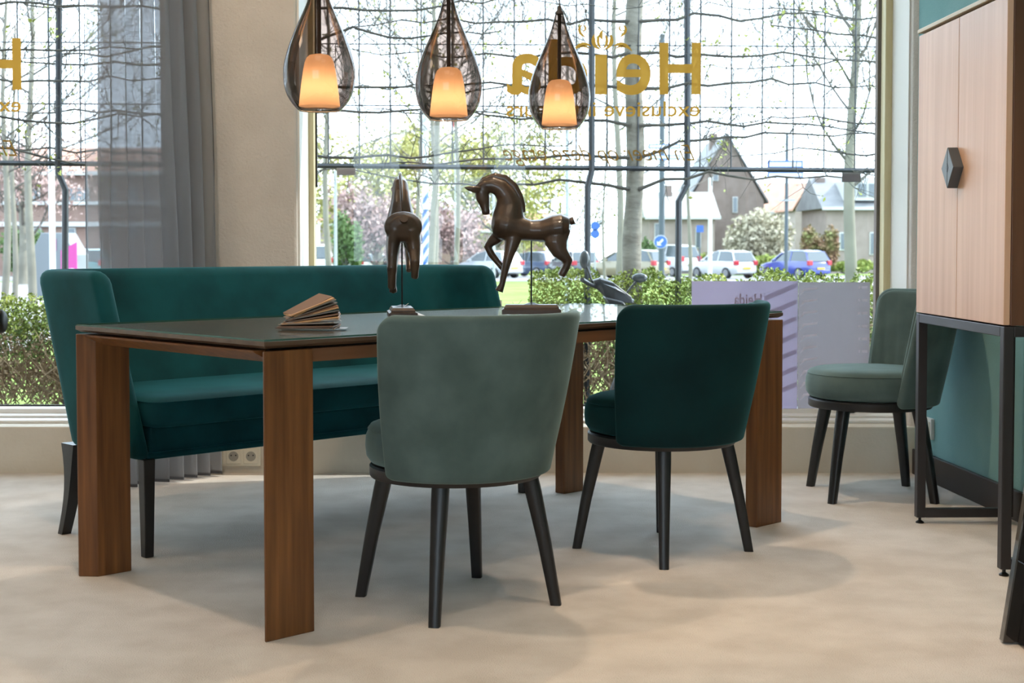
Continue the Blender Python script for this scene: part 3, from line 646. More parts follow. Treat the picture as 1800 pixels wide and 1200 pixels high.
# ================================================================== SIGN BOARD standing inside the window
sg = thing('window_sign', 'pale lilac two part sign board with reversed print standing in the window', 'sign', (at(1403, 0, 6.10).x, 6.10, .206))
def sp(px, py): q_ = at(px, py, 6.10); return q_.x-sg.location.x, q_.z-.206
a0 = sp(1215, 712); a1 = sp(1403, 494); b0 = sp(1402.6, 712); b1 = sp(1530, 496)
MB().box(a0[0], a1[0], 0, .004, .03, a1[1]).build('panel', M['board_l'], sg)
MB().box(b0[0], b1[0], .0045, .0085, .03, b1[1]).build('panel', M['board_r'], sg)
for fx in (a0[0]+.06, b1[0]-.09): MB().box(fx, fx+.03, 0, .05, 0, .032).build('foot', M['white_paint'], sg)
x0, z1 = sp(1290, 516); x1, z0 = sp(1339, 536)
o = textmesh('Heida', x0, x1, z0, z1, -.0012, offset=.02); o.build('lettering', M['print_dark'], sg)
pr = MB()
for i in range(10):
    yy = 507+i*20.5; p0 = sp(1406, yy+12); p1 = sp(1412, yy); p2 = sp(1437, yy-3); p3 = sp(1437, yy+1); p4 = sp(1415, yy+4)
    pr.add([(p[0], -.001, p[1]) for p in (p0, p1, p2, p3, p4)], [(0, 1, 2, 3, 4)])
pr.build('slat_print', M['print_light'], sg)
pr = MB()
for i in range(7):
    p0 = sp(1343, 520+i*29); p1 = sp(1400, 497+i*29); p2 = sp(1400, 505+i*29); p3 = sp(1343, 530+i*29)
    pr.add([(p[0], -.001, p[1]) for p in (p0, p1, p2, p3)], [(0, 1, 2, 3)])
pr.build('stripe_print', mixmat('print_shade', (.5, .46, .56), gloss=0, trans_w=.93, tcol=(.58, .54, .64)), sg)
pr = MB()
for i, yy in enumerate((505, 527, 550, 573, 595, 617)):
    for a_, b_ in ((1508, 1512), (1514, 1525)):
        q0 = sp(a_, yy+3); q1 = sp(b_, yy-2); pr.add([(q0[0], -.001, q0[1]), (q1[0], -.001, q0[1]), (q1[0], -.001, q1[1]), (q0[0], -.001, q1[1])], [(0,1,2,3)])
stuff(pr.build('hours_print', M['print_light'], sg))
# ================================================================== OUTDOORS
def gz(Y): return 0.0 if Y < 8 else -.0121*(Y-8)
def ground(name, poly, m, lift=0):
    mb = MB(); mb.add([(x, y, gz(y)-.02+lift) for x, y in poly], [tuple(range(len(poly)))]); return struct(mb.build(name, m))
ground('ground_near', [(-12, 6.34), (9, 6.34), (9, 8), (-12, 8)], M['soil'])
ground('ground', [(-160, 8), (160, 8), (160, 240), (-160, 240)], M['lawn'])
ground('pavement', [(-30, 9.4), (-4.3, 9.4), (-11, 60), (-70, 60)], M['pavement'], .012)
ground('road', [(-90, 64), (90, 64), (90, 92), (-90, 92)], M['asphalt'], .012)
ground('footpath', [(5.2, 20), (7.5, 20), (44, 63), (8, 63)], M['pavement'], .012)
ground('path', [(-9, 17.5), (3.2, 17.5), (3.6, 20.5), (-9, 20.5)], M['pavement'], .012)

# ---- hedges: foliage clouds on real twigs
def hedge(label, x0, x1, y0, y1, ztop, seed, n):
    r = random.Random(seed); t = thing('hedge', label, 'hedge', ((x0+x1)/2, (y0+y1)/2, 0)); w, d = (x1-x0)/2, (y1-y0)/2
    tops = [r.uniform(-.07, .05) for _ in range(40)]
    def top(x): i = (x+w)/(2*w)*38; k_ = int(i); return ztop+tops[k_]*(1-i+k_)+tops[k_+1]*(i-k_)
    def P(lo, hi):
        def f():
            x = r.uniform(-w, w); tt = top(x); z = tt*(lo+(hi-lo)*r.random()**.8); dd = d*(.55+.45*min(1, (tt-z)/.25+.3)); return (x, r.choice((-1, 1, -1))*dd*r.random()**.35, z)
        return f
    stuff(MB().leafcloud(n, P(.70, 1.03), .012, r).build('leaves', M['leaf_hedge'], t))
    stuff(MB().leafcloud(int(n*.4), P(.48, .8), .012, r).build('inner_leaves', M['leaf_green'], t))
    stuff(MB().leafcloud(int(n*.7), P(.04, .70), .012, r).build('dry_leaves', M['leaf_dry'], t))
    tw = MB()
    for _ in range(int(n/12)):
        x = r.uniform(-w, w); y = r.uniform(-d*.9, d*.5); z = r.uniform(0, ztop*.35); p = Vector((x, y, z)); q = [p]
        for k_ in range(3): p = p+Vector((r.uniform(-.11, .11), r.uniform(-.06, .04), r.uniform(.04, .15))); q.append(p)
        tw.tube(q, [.004, .0035, .0025, .0015], 3)
    stuff(tw.build('twigs', M['leaf_dry'], t)); return t
hedge('clipped hedge outside the left window, green on top and dry brown below', -4.2, -1.9, 7.85, 8.5, .63, 3, 15000)
hedge('low brown twiggy hedge behind the bench, under the middle of the large window', -1.9, .35, 7.9, 8.5, .48, 4, 10000)
hedge('bright yellow green hedge outside the right half of the large window', .10, 2.9, 7.95, 8.6, .76, 5, 18000)

# ---- trellis
tr = thing('trellis', 'black steel espalier trellis with thin wires outside the windows', 'trellis', (0, 8.2, 0))
def ty(x): return 8.2+.05*x-.15        # slightly off parallel to the wall
def tp(px, py):
    Y = 8.05
    for _ in range(4): Y = ty(at(px, py, Y).x)
    return at(px, py, Y)
tl = Vector((0, 8.2, 0))
def bar(pts, r, name, n=4):
    o = MB().tube([p-tl for p in pts], r, n).build(name, M['trellis'], tr); return o
for a, k_, b in ((104, 305, 115), (1040, 300, 1033), (1208, 325, 1193), (1820, 320, 1812)):
    p0 = tp(a, -260); p1 = tp(a-1 if a < 500 else a, k_); p2 = tp(b, k_+28); p3 = tp(b-1, 540); p4 = p3.copy(); p4.z = gz(p3.y)-.02
    bar([p0, p1, p2, p3, p4], .019, 'post', 8)
p0 = tp(420, -260); p1 = tp(425, 300); p2 = p1.copy(); p2.z = 0; bar([p0, p1, p2], .019, 'post', 8)
bar([tp(-160, 285), tp(1900, 303)], .014, 'rail')
w0 = None
for i in range(44):
    px = 632+54.4*(i-16)
    if px > 1640: break
    a, b = tp(px, -250), tp(px, 296)
    if w0 is None:
        w0 = MB().tube([(0,0,0), (0,0,1)], .0044, 4).build('wire', M['trellis'], tr); o = w0
    else: o = w0.copy(); col.objects.link(o); o.parent = tr
    o.location = Vector((b.x, b.y, b.z))-tl; o.scale = (1, 1, a.z-b.z)
for py in (-30, 79, 187):
    bar([tp(-160, py-6), tp(1900, py+5)], .0034, 'wire')
# ---- espalier limes trained on the trellis
def espalier(label, px, seed, heights, trunkw):
    r = random.Random(seed); b = tp(px, 520); t = thing('lime_tree', label, 'tree', (b.x, b.y+.05, 0)); L = t.location
    tk = []; n = 12
    for i in range(n+1): z = 2.9*i/n; tk.append(Vector((.012*math.sin(i*1.3)+.005*i/n, .01*math.cos(i), z)))
    MB().tube(tk, [trunkw*(1.08-.25*i/n)+.003*math.sin(i*2.2) for i in range(n+1)], 14).build('trunk', M['bark'], t, smooth=60)
    lv = MB()
    for py in heights:
        z = at(px, py, b.y).z
        for s_ in (-1, 1):
            mb = MB(); p = Vector((s_*trunkw*.5, -.04, z-.05)); pts = [p]; rad = [.013]; m = r.randint(11, 17); dz = r.uniform(.0, .03)
            for k_ in range(m):
                p = p+Vector((s_*r.uniform(.09, .16), r.uniform(-.012, .012), r.uniform(-.028, .035)+dz*(k_ < 3)-.004)); pts.append(p.copy()); rad.append(max(.003, .0095-.00055*k_))
            mb.tube(pts, rad, 5)
            for k_ in range(1, m+1):
                for _ in range(r.choice((1, 2, 3, 3))):
                    q = pts[k_]; tw = [q]; d = Vector((s_*r.uniform(-.5, 1.2), r.uniform(-.25, .25), r.choice((1, 1, -1))*r.uniform(.3, 1))).normalized(); ln = r.uniform(.05, .17)
                    for j in range(r.randint(2, 4)):
                        q = q+d*ln*.5; d = (d+Vector((r.uniform(-.6, .6), r.uniform(-.2, .2), r.uniform(-.6, .6)))).normalized(); tw.append(q)
                    mb.tube(tw, [.003-.0005*j for j in range(len(tw))], 3)
                    if r.random() < .5:
                        c = tw[-1]; lv.leafcloud(r.randint(2, 5), lambda: c+Vector((r.uniform(-.02, .02), r.uniform(-.02, .02), r.uniform(-.025, .02))), .013, r)
                    if r.random() < .75:
                        q = tw[1]; e = q+Vector((r.uniform(-.22, .22), r.uniform(-.05, .05), r.uniform(-.2, .2))); mb.tube([q, (q+e)/2+Vector((r.uniform(-.03, .03), 0, r.uniform(-.02, .04))), e], [.0019, .0016, .001], 3)
            mb.build('branch', M['branch'], t)
    stuff(lv.build('young_leaves', M['leaf_young'], t))
H = (-150, -95, -40, 22, 78, 140, 205, 262, 318)
espalier('pleached lime with a thick pale trunk growing by the trellis behind the gold lettering', 1114, 11, H, .054)
espalier('pleached lime on the trellis, trunk hidden behind the pier', 470, 12, H[:-1], .05)
espalier('pleached lime on the trellis at the far right, trunk outside the frame', 1790, 13, H[:-1], .05)
espalier('pleached lime on the trellis outside the left window, trunk beyond the frame', -180, 14, H[:-1], .05)

# ---- free-standing trees
def tree(name, label, px, Y, base_r, h, seed, crown=None, cm=None, nleaf=0, lsize=.1, crown_h=(.45, 1.0), crown_r=2.5, lean=0, spread=.5, group=None, depth=3, bark='bark_far', gzv=None):
    rmin = .00018*Y; r = random.Random(seed); x = at(px, 430, Y).x; t = thing(name, label, 'tree', (x, Y, gz(Y)-.03), 0, group)
    n = 8; ps = [Vector((lean*h*(i/n)+.02*h*.3*math.sin(i+seed), 0, h*i/n*.8)) for i in range(n+1)]
    MB().tube(ps, [base_r*(1.1-.75*i/n) for i in range(n+1)], 10).build('trunk', M[bark], t, smooth=60)
    br = MB(); tips = []
    def grow(p, d, ln, rad, lev):
        q = [p]; dd = d
        for k_ in range(4):
            dd = (dd+Vector((r.uniform(-.25, .25), r.uniform(-.25, .25), r.uniform(-.12, .28)))).normalized(); q.append(q[-1]+dd*ln/4)
        br.tube(q, [max(rad*(1-.16*k_), rmin) for k_ in range(5)], 4 if lev > 1 else 3); tips.extend(q[2:])
        if lev > 0:
            for k_ in range(2, 5):
                for _ in range(2 if lev > 1 else 1): grow(q[k_], (dd+Vector((r.uniform(-1, 1), r.uniform(-1, 1), r.uniform(-.3, .7)))*.8).normalized(), ln*.62, rad*.5, lev-1)
    for i in range(10):
        f = crown_h[0]*.9+(1-crown_h[0])*.9*i/10; a = i*2.4+r.random(); k_ = f*n/1.0; k0 = min(n-1, int(f*n)); p = ps[k0].lerp(ps[k0+1], f*n-k0)
        grow(p, Vector((math.cos(a), math.sin(a), spread)).normalized(), crown_r*r.uniform(.6, 1), base_r*.30, depth-1)
    stuff(br.build('branches', M['twig_far'] if bark == 'bark_far' else M['branch'], t))
    if nleaf:
        lv = MB(); lv.leafcloud(nleaf, lambda: r.choice(tips)+Vector((r.gauss(0, 1), r.gauss(0, 1), r.gauss(0, .8)))*crown_r*.16, lsize, r); stuff(lv.build('foliage', M[cm], t))
    return t
def stem(px, Y, px_w): return px_w*Y/F/2
G = 'young street trees on the lawn'
tree('street_tree', 'slim pale tree just inside the left edge of the large window', 578, 26, stem(0, 26, 11), 8.5, 21, cm='leaf_young', nleaf=120, lsize=.04, crown_r=2.0, lean=-.005, group=G)
tree('street_tree', 'slender grey tree just left of the striped pole', 737, 34, stem(0, 34, 8), 9, 22, cm='leaf_willow', nleaf=160, lsize=.06, crown_r=2.2, group=G)
tree('street_tree', 'pale straight tree trunk just right of the striped pole', 763, 24, stem(0, 24, 13), 9, 23, cm='leaf_young', nleaf=140, lsize=.04, crown_r=2.2, lean=.004, group=G)
tree('street_tree', 'thin leaning tree trunk between the two horse statuettes', 803, 28, stem(0, 28, 9), 8.5, 24, cm='leaf_willow', nleaf=140, lsize=.05, crown_r=2.0, lean=-.004, group=G)
tree('street_tree', 'pale green trunk just left of the thick lime trunk', 1086, 22, stem(0, 22, 13), 9, 25, cm='leaf_young', nleaf=140, lsize=.04, crown_r=2.0, lean=-.004, group=G)
tree('street_tree', 'thin trunk in front of the far brick house, right of the bent trellis post', 1211, 40, stem(0, 40, 7), 9, 26, cm='leaf_young', nleaf=150, lsize=.06, crown_r=2.6, group=G)
tree('street_tree', 'bare tree with a thick pale trunk before the right-hand house', 1494, 20, stem(0, 20, 22), 7.6, 27, cm='leaf_young', nleaf=260, lsize=.04, crown_r=1.7, crown_h=(.35, 1), spread=1.0, lean=.008, group=G)
tree('street_tree', 'thin far trunk rising above the gold estate car', 1063, 50, stem(0, 50, 5), 11, 28, crown_r=2.6, group=G)
GL = 'trees along the pavement on the left'
for px, Y, w_, sd, lb_ in ((8, 27, 13, 31, 'leftmost pale tree trunk beyond the left window'), (23, 33, 10, 32, 'second pale trunk from the left beyond the left window'), (52, 25, 15, 33, 'thick pale trunk left of the white lamp post in the left window')):
    tree('street_tree', lb_, px, Y, stem(0, Y, w_), 8, sd, cm='leaf_young', nleaf=140, lsize=.04, crown_r=2.2, lean=.01, group=GL)
tree('willow_tree', 'large yellow green willow filling the middle of the view behind the lawn', 665, 95, .35, 9.0, 41, cm='leaf_willow', nleaf=9000, lsize=.17, crown_r=4.6, crown_h=(.1, 1), depth=3)
tree('willow_tree', 'yellow green tree behind the profile horse statuette', 872, 105, .35, 9.2, 42, cm='leaf_willow', nleaf=9000, lsize=.18, crown_r=4.6, crown_h=(.1, 1), depth=3)
tree('bare_tree', 'hazy bare tree right of the profile horse above the dark cars', 985, 120, .3, 7.5, 43, cm='leaf_willow', nleaf=1000, lsize=.16, crown_r=5.5, crown_h=(.15, 1))
tree('bare_tree', 'tall bare tree whose twigs fill the sky around the middle pendant', 763, 60, .12, 17, 44, crown_r=5, crown_h=(.3, 1), depth=4)
tree('bare_tree', 'tall bare tree whose twigs fill the sky above the lettering', 1113, 58, .12, 17, 45, crown_r=6, crown_h=(.35, 1), depth=4)
tree('bare_tree', 'tall bare tree in the sky at the right of the large window', 1494, 62, .12, 17, 46, crown_r=5, crown_h=(.4, 1), depth=4)
tree('blossom_tree', 'pink blossoming tree behind the rear-view horse statuette', 660, 80, .15, 3.3, 47, cm='leaf_pink', nleaf=3500, lsize=.16, crown_r=2.1, crown_h=(.2, 1))
tree('blossom_tree', 'pink blossoming tree between the two horse statuettes', 795, 84, .15, 3.4, 48, cm='leaf_pink', nleaf=2600, lsize=.16, crown_r=1.9, crown_h=(.2, 1))
tree('orange_tree', 'tree with orange brown buds at the far left edge before the brick building', 40, 55, .2, 6, 49, cm='leaf_pink', nleaf=2500, lsize=.10, crown_r=2.6, crown_h=(.4, 1))
def bush(name, label, px, py_top, py_bot, Y, wpx, m, n, size, seed):
    r = random.Random(seed); c = at(px, py_bot, Y); top = at(px, py_top, Y).z; zb = gz(Y)-.02; h = top-zb; rx = wpx*Y/F/2
    t = thing(name, label, 'bush', (c.x, Y, zb))
    bl_ = [(r.uniform(-.6, .6)*rx, r.uniform(-.5, .5)*rx, r.uniform(.35, .68)*h, r.uniform(.32, .5)) for _ in range(9)]
    def f():
        b = r.choice(bl_); d = Vector((r.gauss(0, 1), r.gauss(0, 1), r.gauss(0, 1))).normalized()*(r.random()**.4)*b[3]; return (b[0]+d.x*rx, b[1]+d.y*rx, max(.05, b[2]+d.z*h*.75))
    stuff(MB().leafcloud(n, f, size, r).build('foliage', M[m], t))
    st = MB()
    for b in bl_: st.tube([(0, 0, 0), (b[0]*.5, b[1]*.5, b[2]*.5), b[:3]], [.05, .04, .02], 5)
    stuff(st.build('stems', M['branch'], t)); return t
bush('flowering_bush', 'large cream flowering bush behind the white hatchback', 1335, 352, 470, 92, 150, 'leaf_cream', 5500, .17, 61)
bush('red_bush', 'round green bush with reddish leaves behind the blue hatchback', 1440, 388, 470, 94, 72, 'leaf_red', 2500, .15, 62)
bush('green_bush', 'dark green shrub at the left edge of the large window', 610, 372, 462, 60, 60, 'leaf_far', 2500, .11, 63)
bush('green_bush', 'green shrub behind the pavement trees in the left window', 35, 385, 455, 70, 70, 'leaf_far', 2500, .12, 64)
bush('green_bush', 'low green shrub behind the waste container in the left window', 68, 398, 450, 66, 46, 'leaf_far', 1800, .11, 65)
bush('green_bush', 'clipped green shrub behind the round blue road sign', 1143, 418, 470, 96, 40, 'leaf_far', 1500, .14, 66)
bush('low_hedge', 'low yellow green hedge between the white and the blue hatchback', 1350, 448, 488, 84.5, 90, 'leaf_hedge', 2500, .13, 67)
bush('low_hedge', 'low yellow green hedge at the foot of the right-hand house', 1490, 455, 490, 96, 120, 'leaf_hedge', 2500, .13, 68)
bush('low_hedge', 'low yellow green hedge before the far brick house', 1235, 442, 480, 95, 60, 'leaf_hedge', 1500, .13, 69)

# ---- poles and signs
def pole(name, label, px, Y, py_top, wpx, m, cat='pole'):
    b = at(px, 430, Y); zt = at(px, py_top, Y).z; t = thing(name, label, cat, (b.x, Y, gz(Y)-.02)); hgt = zt-t.location.z
    r_ = wpx*Y/F/2; MB().tube([(0, 0, 0), (0, 0, hgt)], [r_, r_*.85], 14).build('post', M[m], t, smooth=50); return t, r_
def zl(py, Y): return at(0, py, Y).z-(gz(Y)-.02)
pole('lamp_post', 'white steel lamp post outside the left window', 92, 22, -300, 11, 'pole_white', 'lamp')
t, r_ = pole('striped_pole', 'white pole with a blue and white striped lower half behind the bench', 748, 30, -250, 11, 'pole_white')
for i in range(6):
    za = zl(465-22*i, 30); sb = MB(); rr_ = r_*1.04; n = 16
    sb.add([(rr_*math.cos(a), rr_*math.sin(a), za+dz_+.10*math.cos(a)) for dz_ in (0, .13) for a in [2*math.pi*k_/n for k_ in range(n)]], [(k_, (k_+1) % n, n+(k_+1) % n, n+k_) for k_ in range(n)])
    sb.build('stripe', M['sign_blue'], t)
MB().tube([(0, 0, zl(368, 30)), (0, 0, zl(358, 30))], r_*1.5, 14).build('collar', M['pole_white'], t)
pole('pole', 'thin grey pole rising beside the rump of the profile horse', 997, 30, 60, 7, 'pole_grey')
pole('pole', 'thin grey pole at the left edge of the large window', 590, 32, 300, 6, 'pole_grey')
pole('pole', 'grey blue pole behind the neck of the profile horse', 868, 45, 300, 5, 'pole_grey')
pole('pole', 'white pole standing left of the white hatchback', 1248, 32, 312, 8, 'pole_white')
def board(t, px, Y, x0, x1, y0, y1, border=True):
    bx = t.location.x; a = at(x0, y1, Y); b = at(x1, y0, Y); zb = t.location.z
    o = MB().box(a.x-bx, b.x-bx, -.10, -.07, a.z-zb, b.z-zb).build('sign_board', M['sign_blue'], t)
    e = (b.z-a.z)*.22; MB().box(a.x-bx+e, b.x-bx-e, -.106, -.1005, a.z-zb+e, b.z-zb-e).build('sign_face', M['sign_white'], o)
t, r_ = pole('street_sign', 'dark post with two blue and white street name boards before the red roofed houses', 1382, 44, 236, 7, 'pole_dark', 'sign')
board(t, 1382, 44, 1348, 1411, 282, 296); board(t, 1382, 44, 1348, 1411, 302, 313)
MB().box(-.25, .25, -.12, -.06, zl(352, 44)-.03, zl(352, 44)+.03).build('cross_arm', M['pole_grey'], t)
t, r_ = pole('road_sign', 'dark post carrying a round blue arrow sign and two blue boards beside the lime trunk', 1163, 38, 60, 11, 'pole_dark', 'sign')
board(t, 1163, 38, 1139, 1196, 253, 262); board(t, 1163, 38, 1139, 1196, 272, 281)
zc = zl(425, 38); d = MB().tube([(-.04, -.12, zc), (-.04, -.10, zc)], .165, 28).build('round_sign', M['sign_blue'], t)
ar = [(-.10, -.10), (.03, -.10), (-.012, -.055), (.085, .045), (.045, .09), (-.055, -.012), (-.10, .03)]
MB().prism([(a-.04, zc+b) for a, b in ar], -.126, -.1201, axis='y').build('arrow', M['sign_white'], d)
MB().tube([(-.04, -.099, zc), (-.04, -.090, zc)], .185, 28).build('rim', M['sign_white'], d)
t, r_ = pole('road_sign', 'post with two blue round signs far behind the scooter mirror', 1046, 62, 390, 3, 'pole_grey', 'sign')
for py in (397, 411): MB().tube([(0, -.15, zl(py, 62)), (0, -.12, zl(py, 62))], .20, 20).build('round_sign', M['sign_blue'], t)
t, r_ = pole('road_sign', 'small blue square sign on a thin post by the far brick house', 1230, 80, 396, 3, 'pole_dark', 'sign')
MB().box(-.2, .2, -.12, -.09, zl(408, 80), zl(396, 80)).build('sign_board', M['sign_blue'], t)
t, r_ = pole('road_sign', 'small red sign on a thin post high beyond the middle pendant', 800, 48, 212, 2, 'pole_grey', 'sign')
MB().box(-.10, .10, -.08, -.05, zl(224, 48), zl(213, 48)).build('sign_board', M['sign_red'], t)
t, r_ = pole('lamp_post', 'thin dark lamp post behind the left window beside the curtain', 153, 50, 290, 4, 'pole_dark', 'lamp')

# ---- waste container with a pink poster, left window
bi = thing('waste_container', 'grey waste container with a pink poster on the pavement beyond the left window', 'container', (at(107, 450, 34).x, 34, gz(34)-.02))
sw = 34/F
MB().prism([(-38*sw, 0), (38*sw, 0), (38*sw, 1.05), (16*sw, 1.58), (-22*sw, 1.58), (-38*sw, 1.15)], -.5, .5, axis='y').build('body', M['bin_grey'], bi, bevel=.02)
po = MB().prism([(12*sw, .45), (40*sw, .45), (40*sw, 1.36), (12*sw, 1.16)], -.53, -.505, axis='y').build('poster', M['pink'], bi)
textmesh('PMD', 15*sw, 37*sw, .56, .74, -.5320, offset=.02, mirror=False).build('lettering', M['sign_white'], po)
MB().box(-6*sw, 4*sw, -.52, -.505, 1.16, 1.44).build('flap', M['pink'], bi)

# ---- cars
def car(name, label, px, Y, rz, paint, L=3.9, H_=1.47, W=1.68, estate=False, plate=True, group='parked cars across the road'):
    if paint not in M: M[paint[0]] = mat('paint_'+paint[0], tuple(x*OUT for x in paint[1]), .3, coat=.6)
    pm = M[paint[0]]; b = at(px, 430, Y); t = thing(name, label, 'car', (b.x, Y, gz(Y)+.0), rz, group)
    s = L/3.9; hs = H_/1.47; w = W/2; X = lambda x: (x-1.95)*s
    # body: rear at low x
    st = [(0, .34, .66, .78), (.05, .27, .88, .88), (.30, .20, .93, .96), (1.2, .18, .93, 1.0), (2.5, .18, .91, 1.0), (3.2, .20, .84, .97), (3.7, .24, .72, .90), (3.9, .32, .58, .76)]
    mb = MB(); rs = []
    for x, z0, z1, f in st:
        ww = w*f; z0 *= hs; z1 *= hs; zm = (z0+z1)/2
        rs.append([(X(x), -ww*.86, z0), (X(x), ww*.86, z0), (X(x), ww, zm-.1), (X(x), ww*.99, zm+.08), (X(x), ww*.92, z1), (X(x), -ww*.92, z1), (X(x), -ww*.99, zm+.08), (X(x), -ww, zm-.1)])
    mb.rings(rs); body = mb.build('body', pm, t, smooth=35, bevel=.03)
    re = .10 if not estate else .05
    cs = [(.06+re*.2, .92, .92, .86, .86), (.34 if not estate else .22, .92, 1.40, .88, .70), (.75, .92, 1.47, .90, .72), (1.6, .92, 1.47, .90, .72), (2.1, .92, 1.36, .90, .70), (2.85, .90, .92, .86, .80)]
    g = MB().rings([[(X(x), -w*a, z0*hs), (X(x), w*a, z0*hs), (X(x), w*b_, z1*hs), (X(x), -w*b_, z1*hs)] for x, z0, z1, a, b_ in cs]); g.build('windows', M['car_glass'], t, smooth=30)
    rf = MB().rings([[(X(x), -w*b_*1.02, z1*hs-.02), (X(x), w*b_*1.02, z1*hs-.02), (X(x), w*b_*.9, z1*hs+.025), (X(x), -w*b_*.9, z1*hs+.025)] for x, z0, z1, a, b_ in cs[1:5]]); rf.build('roof', pm, t, smooth=40)
    for sd in (-1, 1):
        pl = MB()
        for (xa, za, xb, zb) in ((.12, .92, .42, 1.42), (1.45, .92, 1.42, 1.45), (2.85, .91, 2.1, 1.38)):
            pl.tube([(X(xa), sd*w*.885, za*hs), (X(xb), sd*w*.715, zb*hs)], .045, 5)
        pl.build('pillar', pm, t)
        MB().box(X(-.01), X(.16), sd*w*.62 if sd > 0 else sd*w*.94, sd*w*.94 if sd > 0 else sd*w*.62, .72*hs, .96*hs).build('tail_light', M['tail_red'], t, bevel=.02)
        MB().box(X(2.35), X(2.5), sd*w*1.0 if sd > 0 else sd*w*1.14, sd*w*1.14 if sd > 0 else sd*w*1.0, .92*hs, 1.04*hs).build('wing_mirror', pm, t, bevel=.02)
        for x in (.72, 3.10):
            ya = sd*w*.78; yb = sd*w*1.01
            wh = MB().tube([(X(x), ya, .30), (X(x), yb, .30)], .30, 20).build('wheel', M['tyre'], t, smooth=40)
            MB().tube([(X(x), yb-sd*.01, .30), (X(x), yb+sd*.015, .30)], .20, 14).build('rim', M['rim'], wh)
    MB().box(X(-.03), X(.06), -w*.8, w*.8, .30*hs, .48*hs).build('bumper', pm, t, bevel=.02)
    if plate: MB().box(X(-.05), X(-.028), -.26, .26, .50*hs, .61*hs).build('number_plate', M['plate'], t)
    return t
P_w = ('white', (.80, .81, .82)); P_b = ('blue', (.04, .07, .42)); P_s = ('silver', (.50, .52, .55)); P_g = ('gold', (.34, .29, .16)); P_d = ('anthracite', (.06, .08, .11)); P_n = ('navy', (.07, .12, .22)); P_t = ('turquoise', (.20, .52, .58))
AW = R(122)
car('hatchback', 'white hatchback parked across the road, seen from its rear corner', 1270, 76, AW, P_w)
car('hatchback', 'blue hatchback parked furthest right across the road', 1396, 74, AW, P_b, W=1.72)
car('van', 'tall white people carrier behind the post with the round blue sign', 1176, 86, AW, P_w, H_=1.9, L=4.3)
car('estate_car', 'gold brown estate car behind the thick lime trunk', 1098, 71.5, R(142), P_g, L=4.5, estate=True)
car('estate_car', 'dark anthracite car right of the profile horse', 1005, 79, R(110), P_d, L=4.2, W=1.75)
car('hatchback', 'dark navy car behind the legs of the profile horse', 932, 84, R(135), P_n, L=4.2)
car('hatchback', 'silver car between the two horse statuettes', 858, 78, R(135), P_s, L=4.1)
car('van', 'white van nose at the left edge of the large window', 553, 68, R(100), P_w, H_=1.7, plate=False)
car('hatchback', 'white car behind the slim pale tree, left part of the large window', 608, 100, R(150), P_w)
car('hatchback', 'dark car left of the rear-view horse statuette', 650, 108, R(140), P_d)
car('hatchback', 'turquoise car behind the waste container in the left window', 160, 66, R(100), P_t)

# ---- houses (px extents at a given depth)
def house(name, label, Y, x0, x1, ye, yr, wall, roof, gable='x', depth=9, wins=(), chim=(), hip=0, dorm=()):
    c = at((x0+x1)/2, 430, Y); k_ = Y/F; w_ = (x1-x0)*k_/2; zb = gz(Y)-.03; t = thing(name, label, 'house', (c.x, Y, zb)); ze = at(0, ye, Y).z-zb; zr = at(0, yr, Y).z-zb
    lx = lambda px: at(px, 430, Y).x-c.x; lz = lambda py: at(0, py, Y).z-zb
    MB().box(-w_, w_, 0, depth, 0, ze).build('wall', M[wall], t)
    if gable == 'front':
        MB().prism([(-w_, ze), (w_, ze), (0, zr)], .0, depth, axis='y').build('gable', M[wall], t)
        for s_ in (-1, 1):
            MB().prism([(s_*(w_+.35), ze-.25), (s_*(w_+.35), ze-.05), (0, zr+.22), (0, zr)], -.25, depth+.2, axis='y').build('roof', M[roof], t)
    else:
        m = MB(); o = .4; h_ = hip*w_
        m.add([(-w_-o, -o, ze-.1), (w_+o, -o, ze-.1), (w_+o, depth+o, ze-.1), (-w_-o, depth+o, ze-.1), (-w_-o+h_, depth/2, zr), (w_+o-h_, depth/2, zr)], [(0,1,5,4), (2,3,4,5), (1,2,5), (3,0,4), (0,3,2,1)])
        m.build('roof', M[roof], t)
        MB().box(-w_-o, w_+o, -o-.12, -o, ze-.22, ze+.02).build('gutter', M['house_white'], t)
    for a0_, a1_, b0_, b1_ in wins:
        f = MB().box(lx(a0_), lx(a1_), -.10, .02, lz(b1_), lz(b0_)).build('window', M['house_white'], t); e = (lx(a1_)-lx(a0_))*.14
        MB().box(lx(a0_)+e, lx(a1_)-e, -.14, -.101, lz(b1_)+e, lz(b0_)-e).build('pane', M['house_glass'], f)
    for a0_, a1_, b0_, b1_ in chim: MB().box(lx(a0_), lx(a1_), depth*.4, depth*.4+.9, lz(b1_), lz(b0_)).build('chimney', M['brick_dark'], t)
    for a0_, a1_, b0_, b1_ in dorm:
        d_ = MB().box(lx(a0_), lx(a1_), .2, depth*.5, lz(b1_), lz(b0_)).build('dormer', M['house_white'], t)
        for q in range(3):
            ww = (lx(a1_)-lx(a0_))/3; xx = lx(a0_)+q*ww; MB().box(xx+ww*.12, xx+ww*.88, .12, .21, lz(b1_)+.3, lz(b0_)-.2).build('pane', M['house_glass'], d_)
    return t
house('brick_house', 'large dark brick house with a steep front gable above the cream bush', 112, 1212, 1342, 352, 238, 'brick_dark', 'roof_grey', 'front', 12, wins=((1287, 1296, 346, 374), (1252, 1262, 300, 318)), chim=((1262, 1276, 226, 262),))
house('brick_house', 'low brick house with a pale grey roof behind the white pole', 104, 1142, 1256, 380, 334, 'brick_pale', 'roof_pale', 'x', 8, wins=((1150, 1160, 392, 428), (1188, 1196, 400, 440), (1222, 1232, 400, 436)), chim=((1178, 1190, 322, 345),))
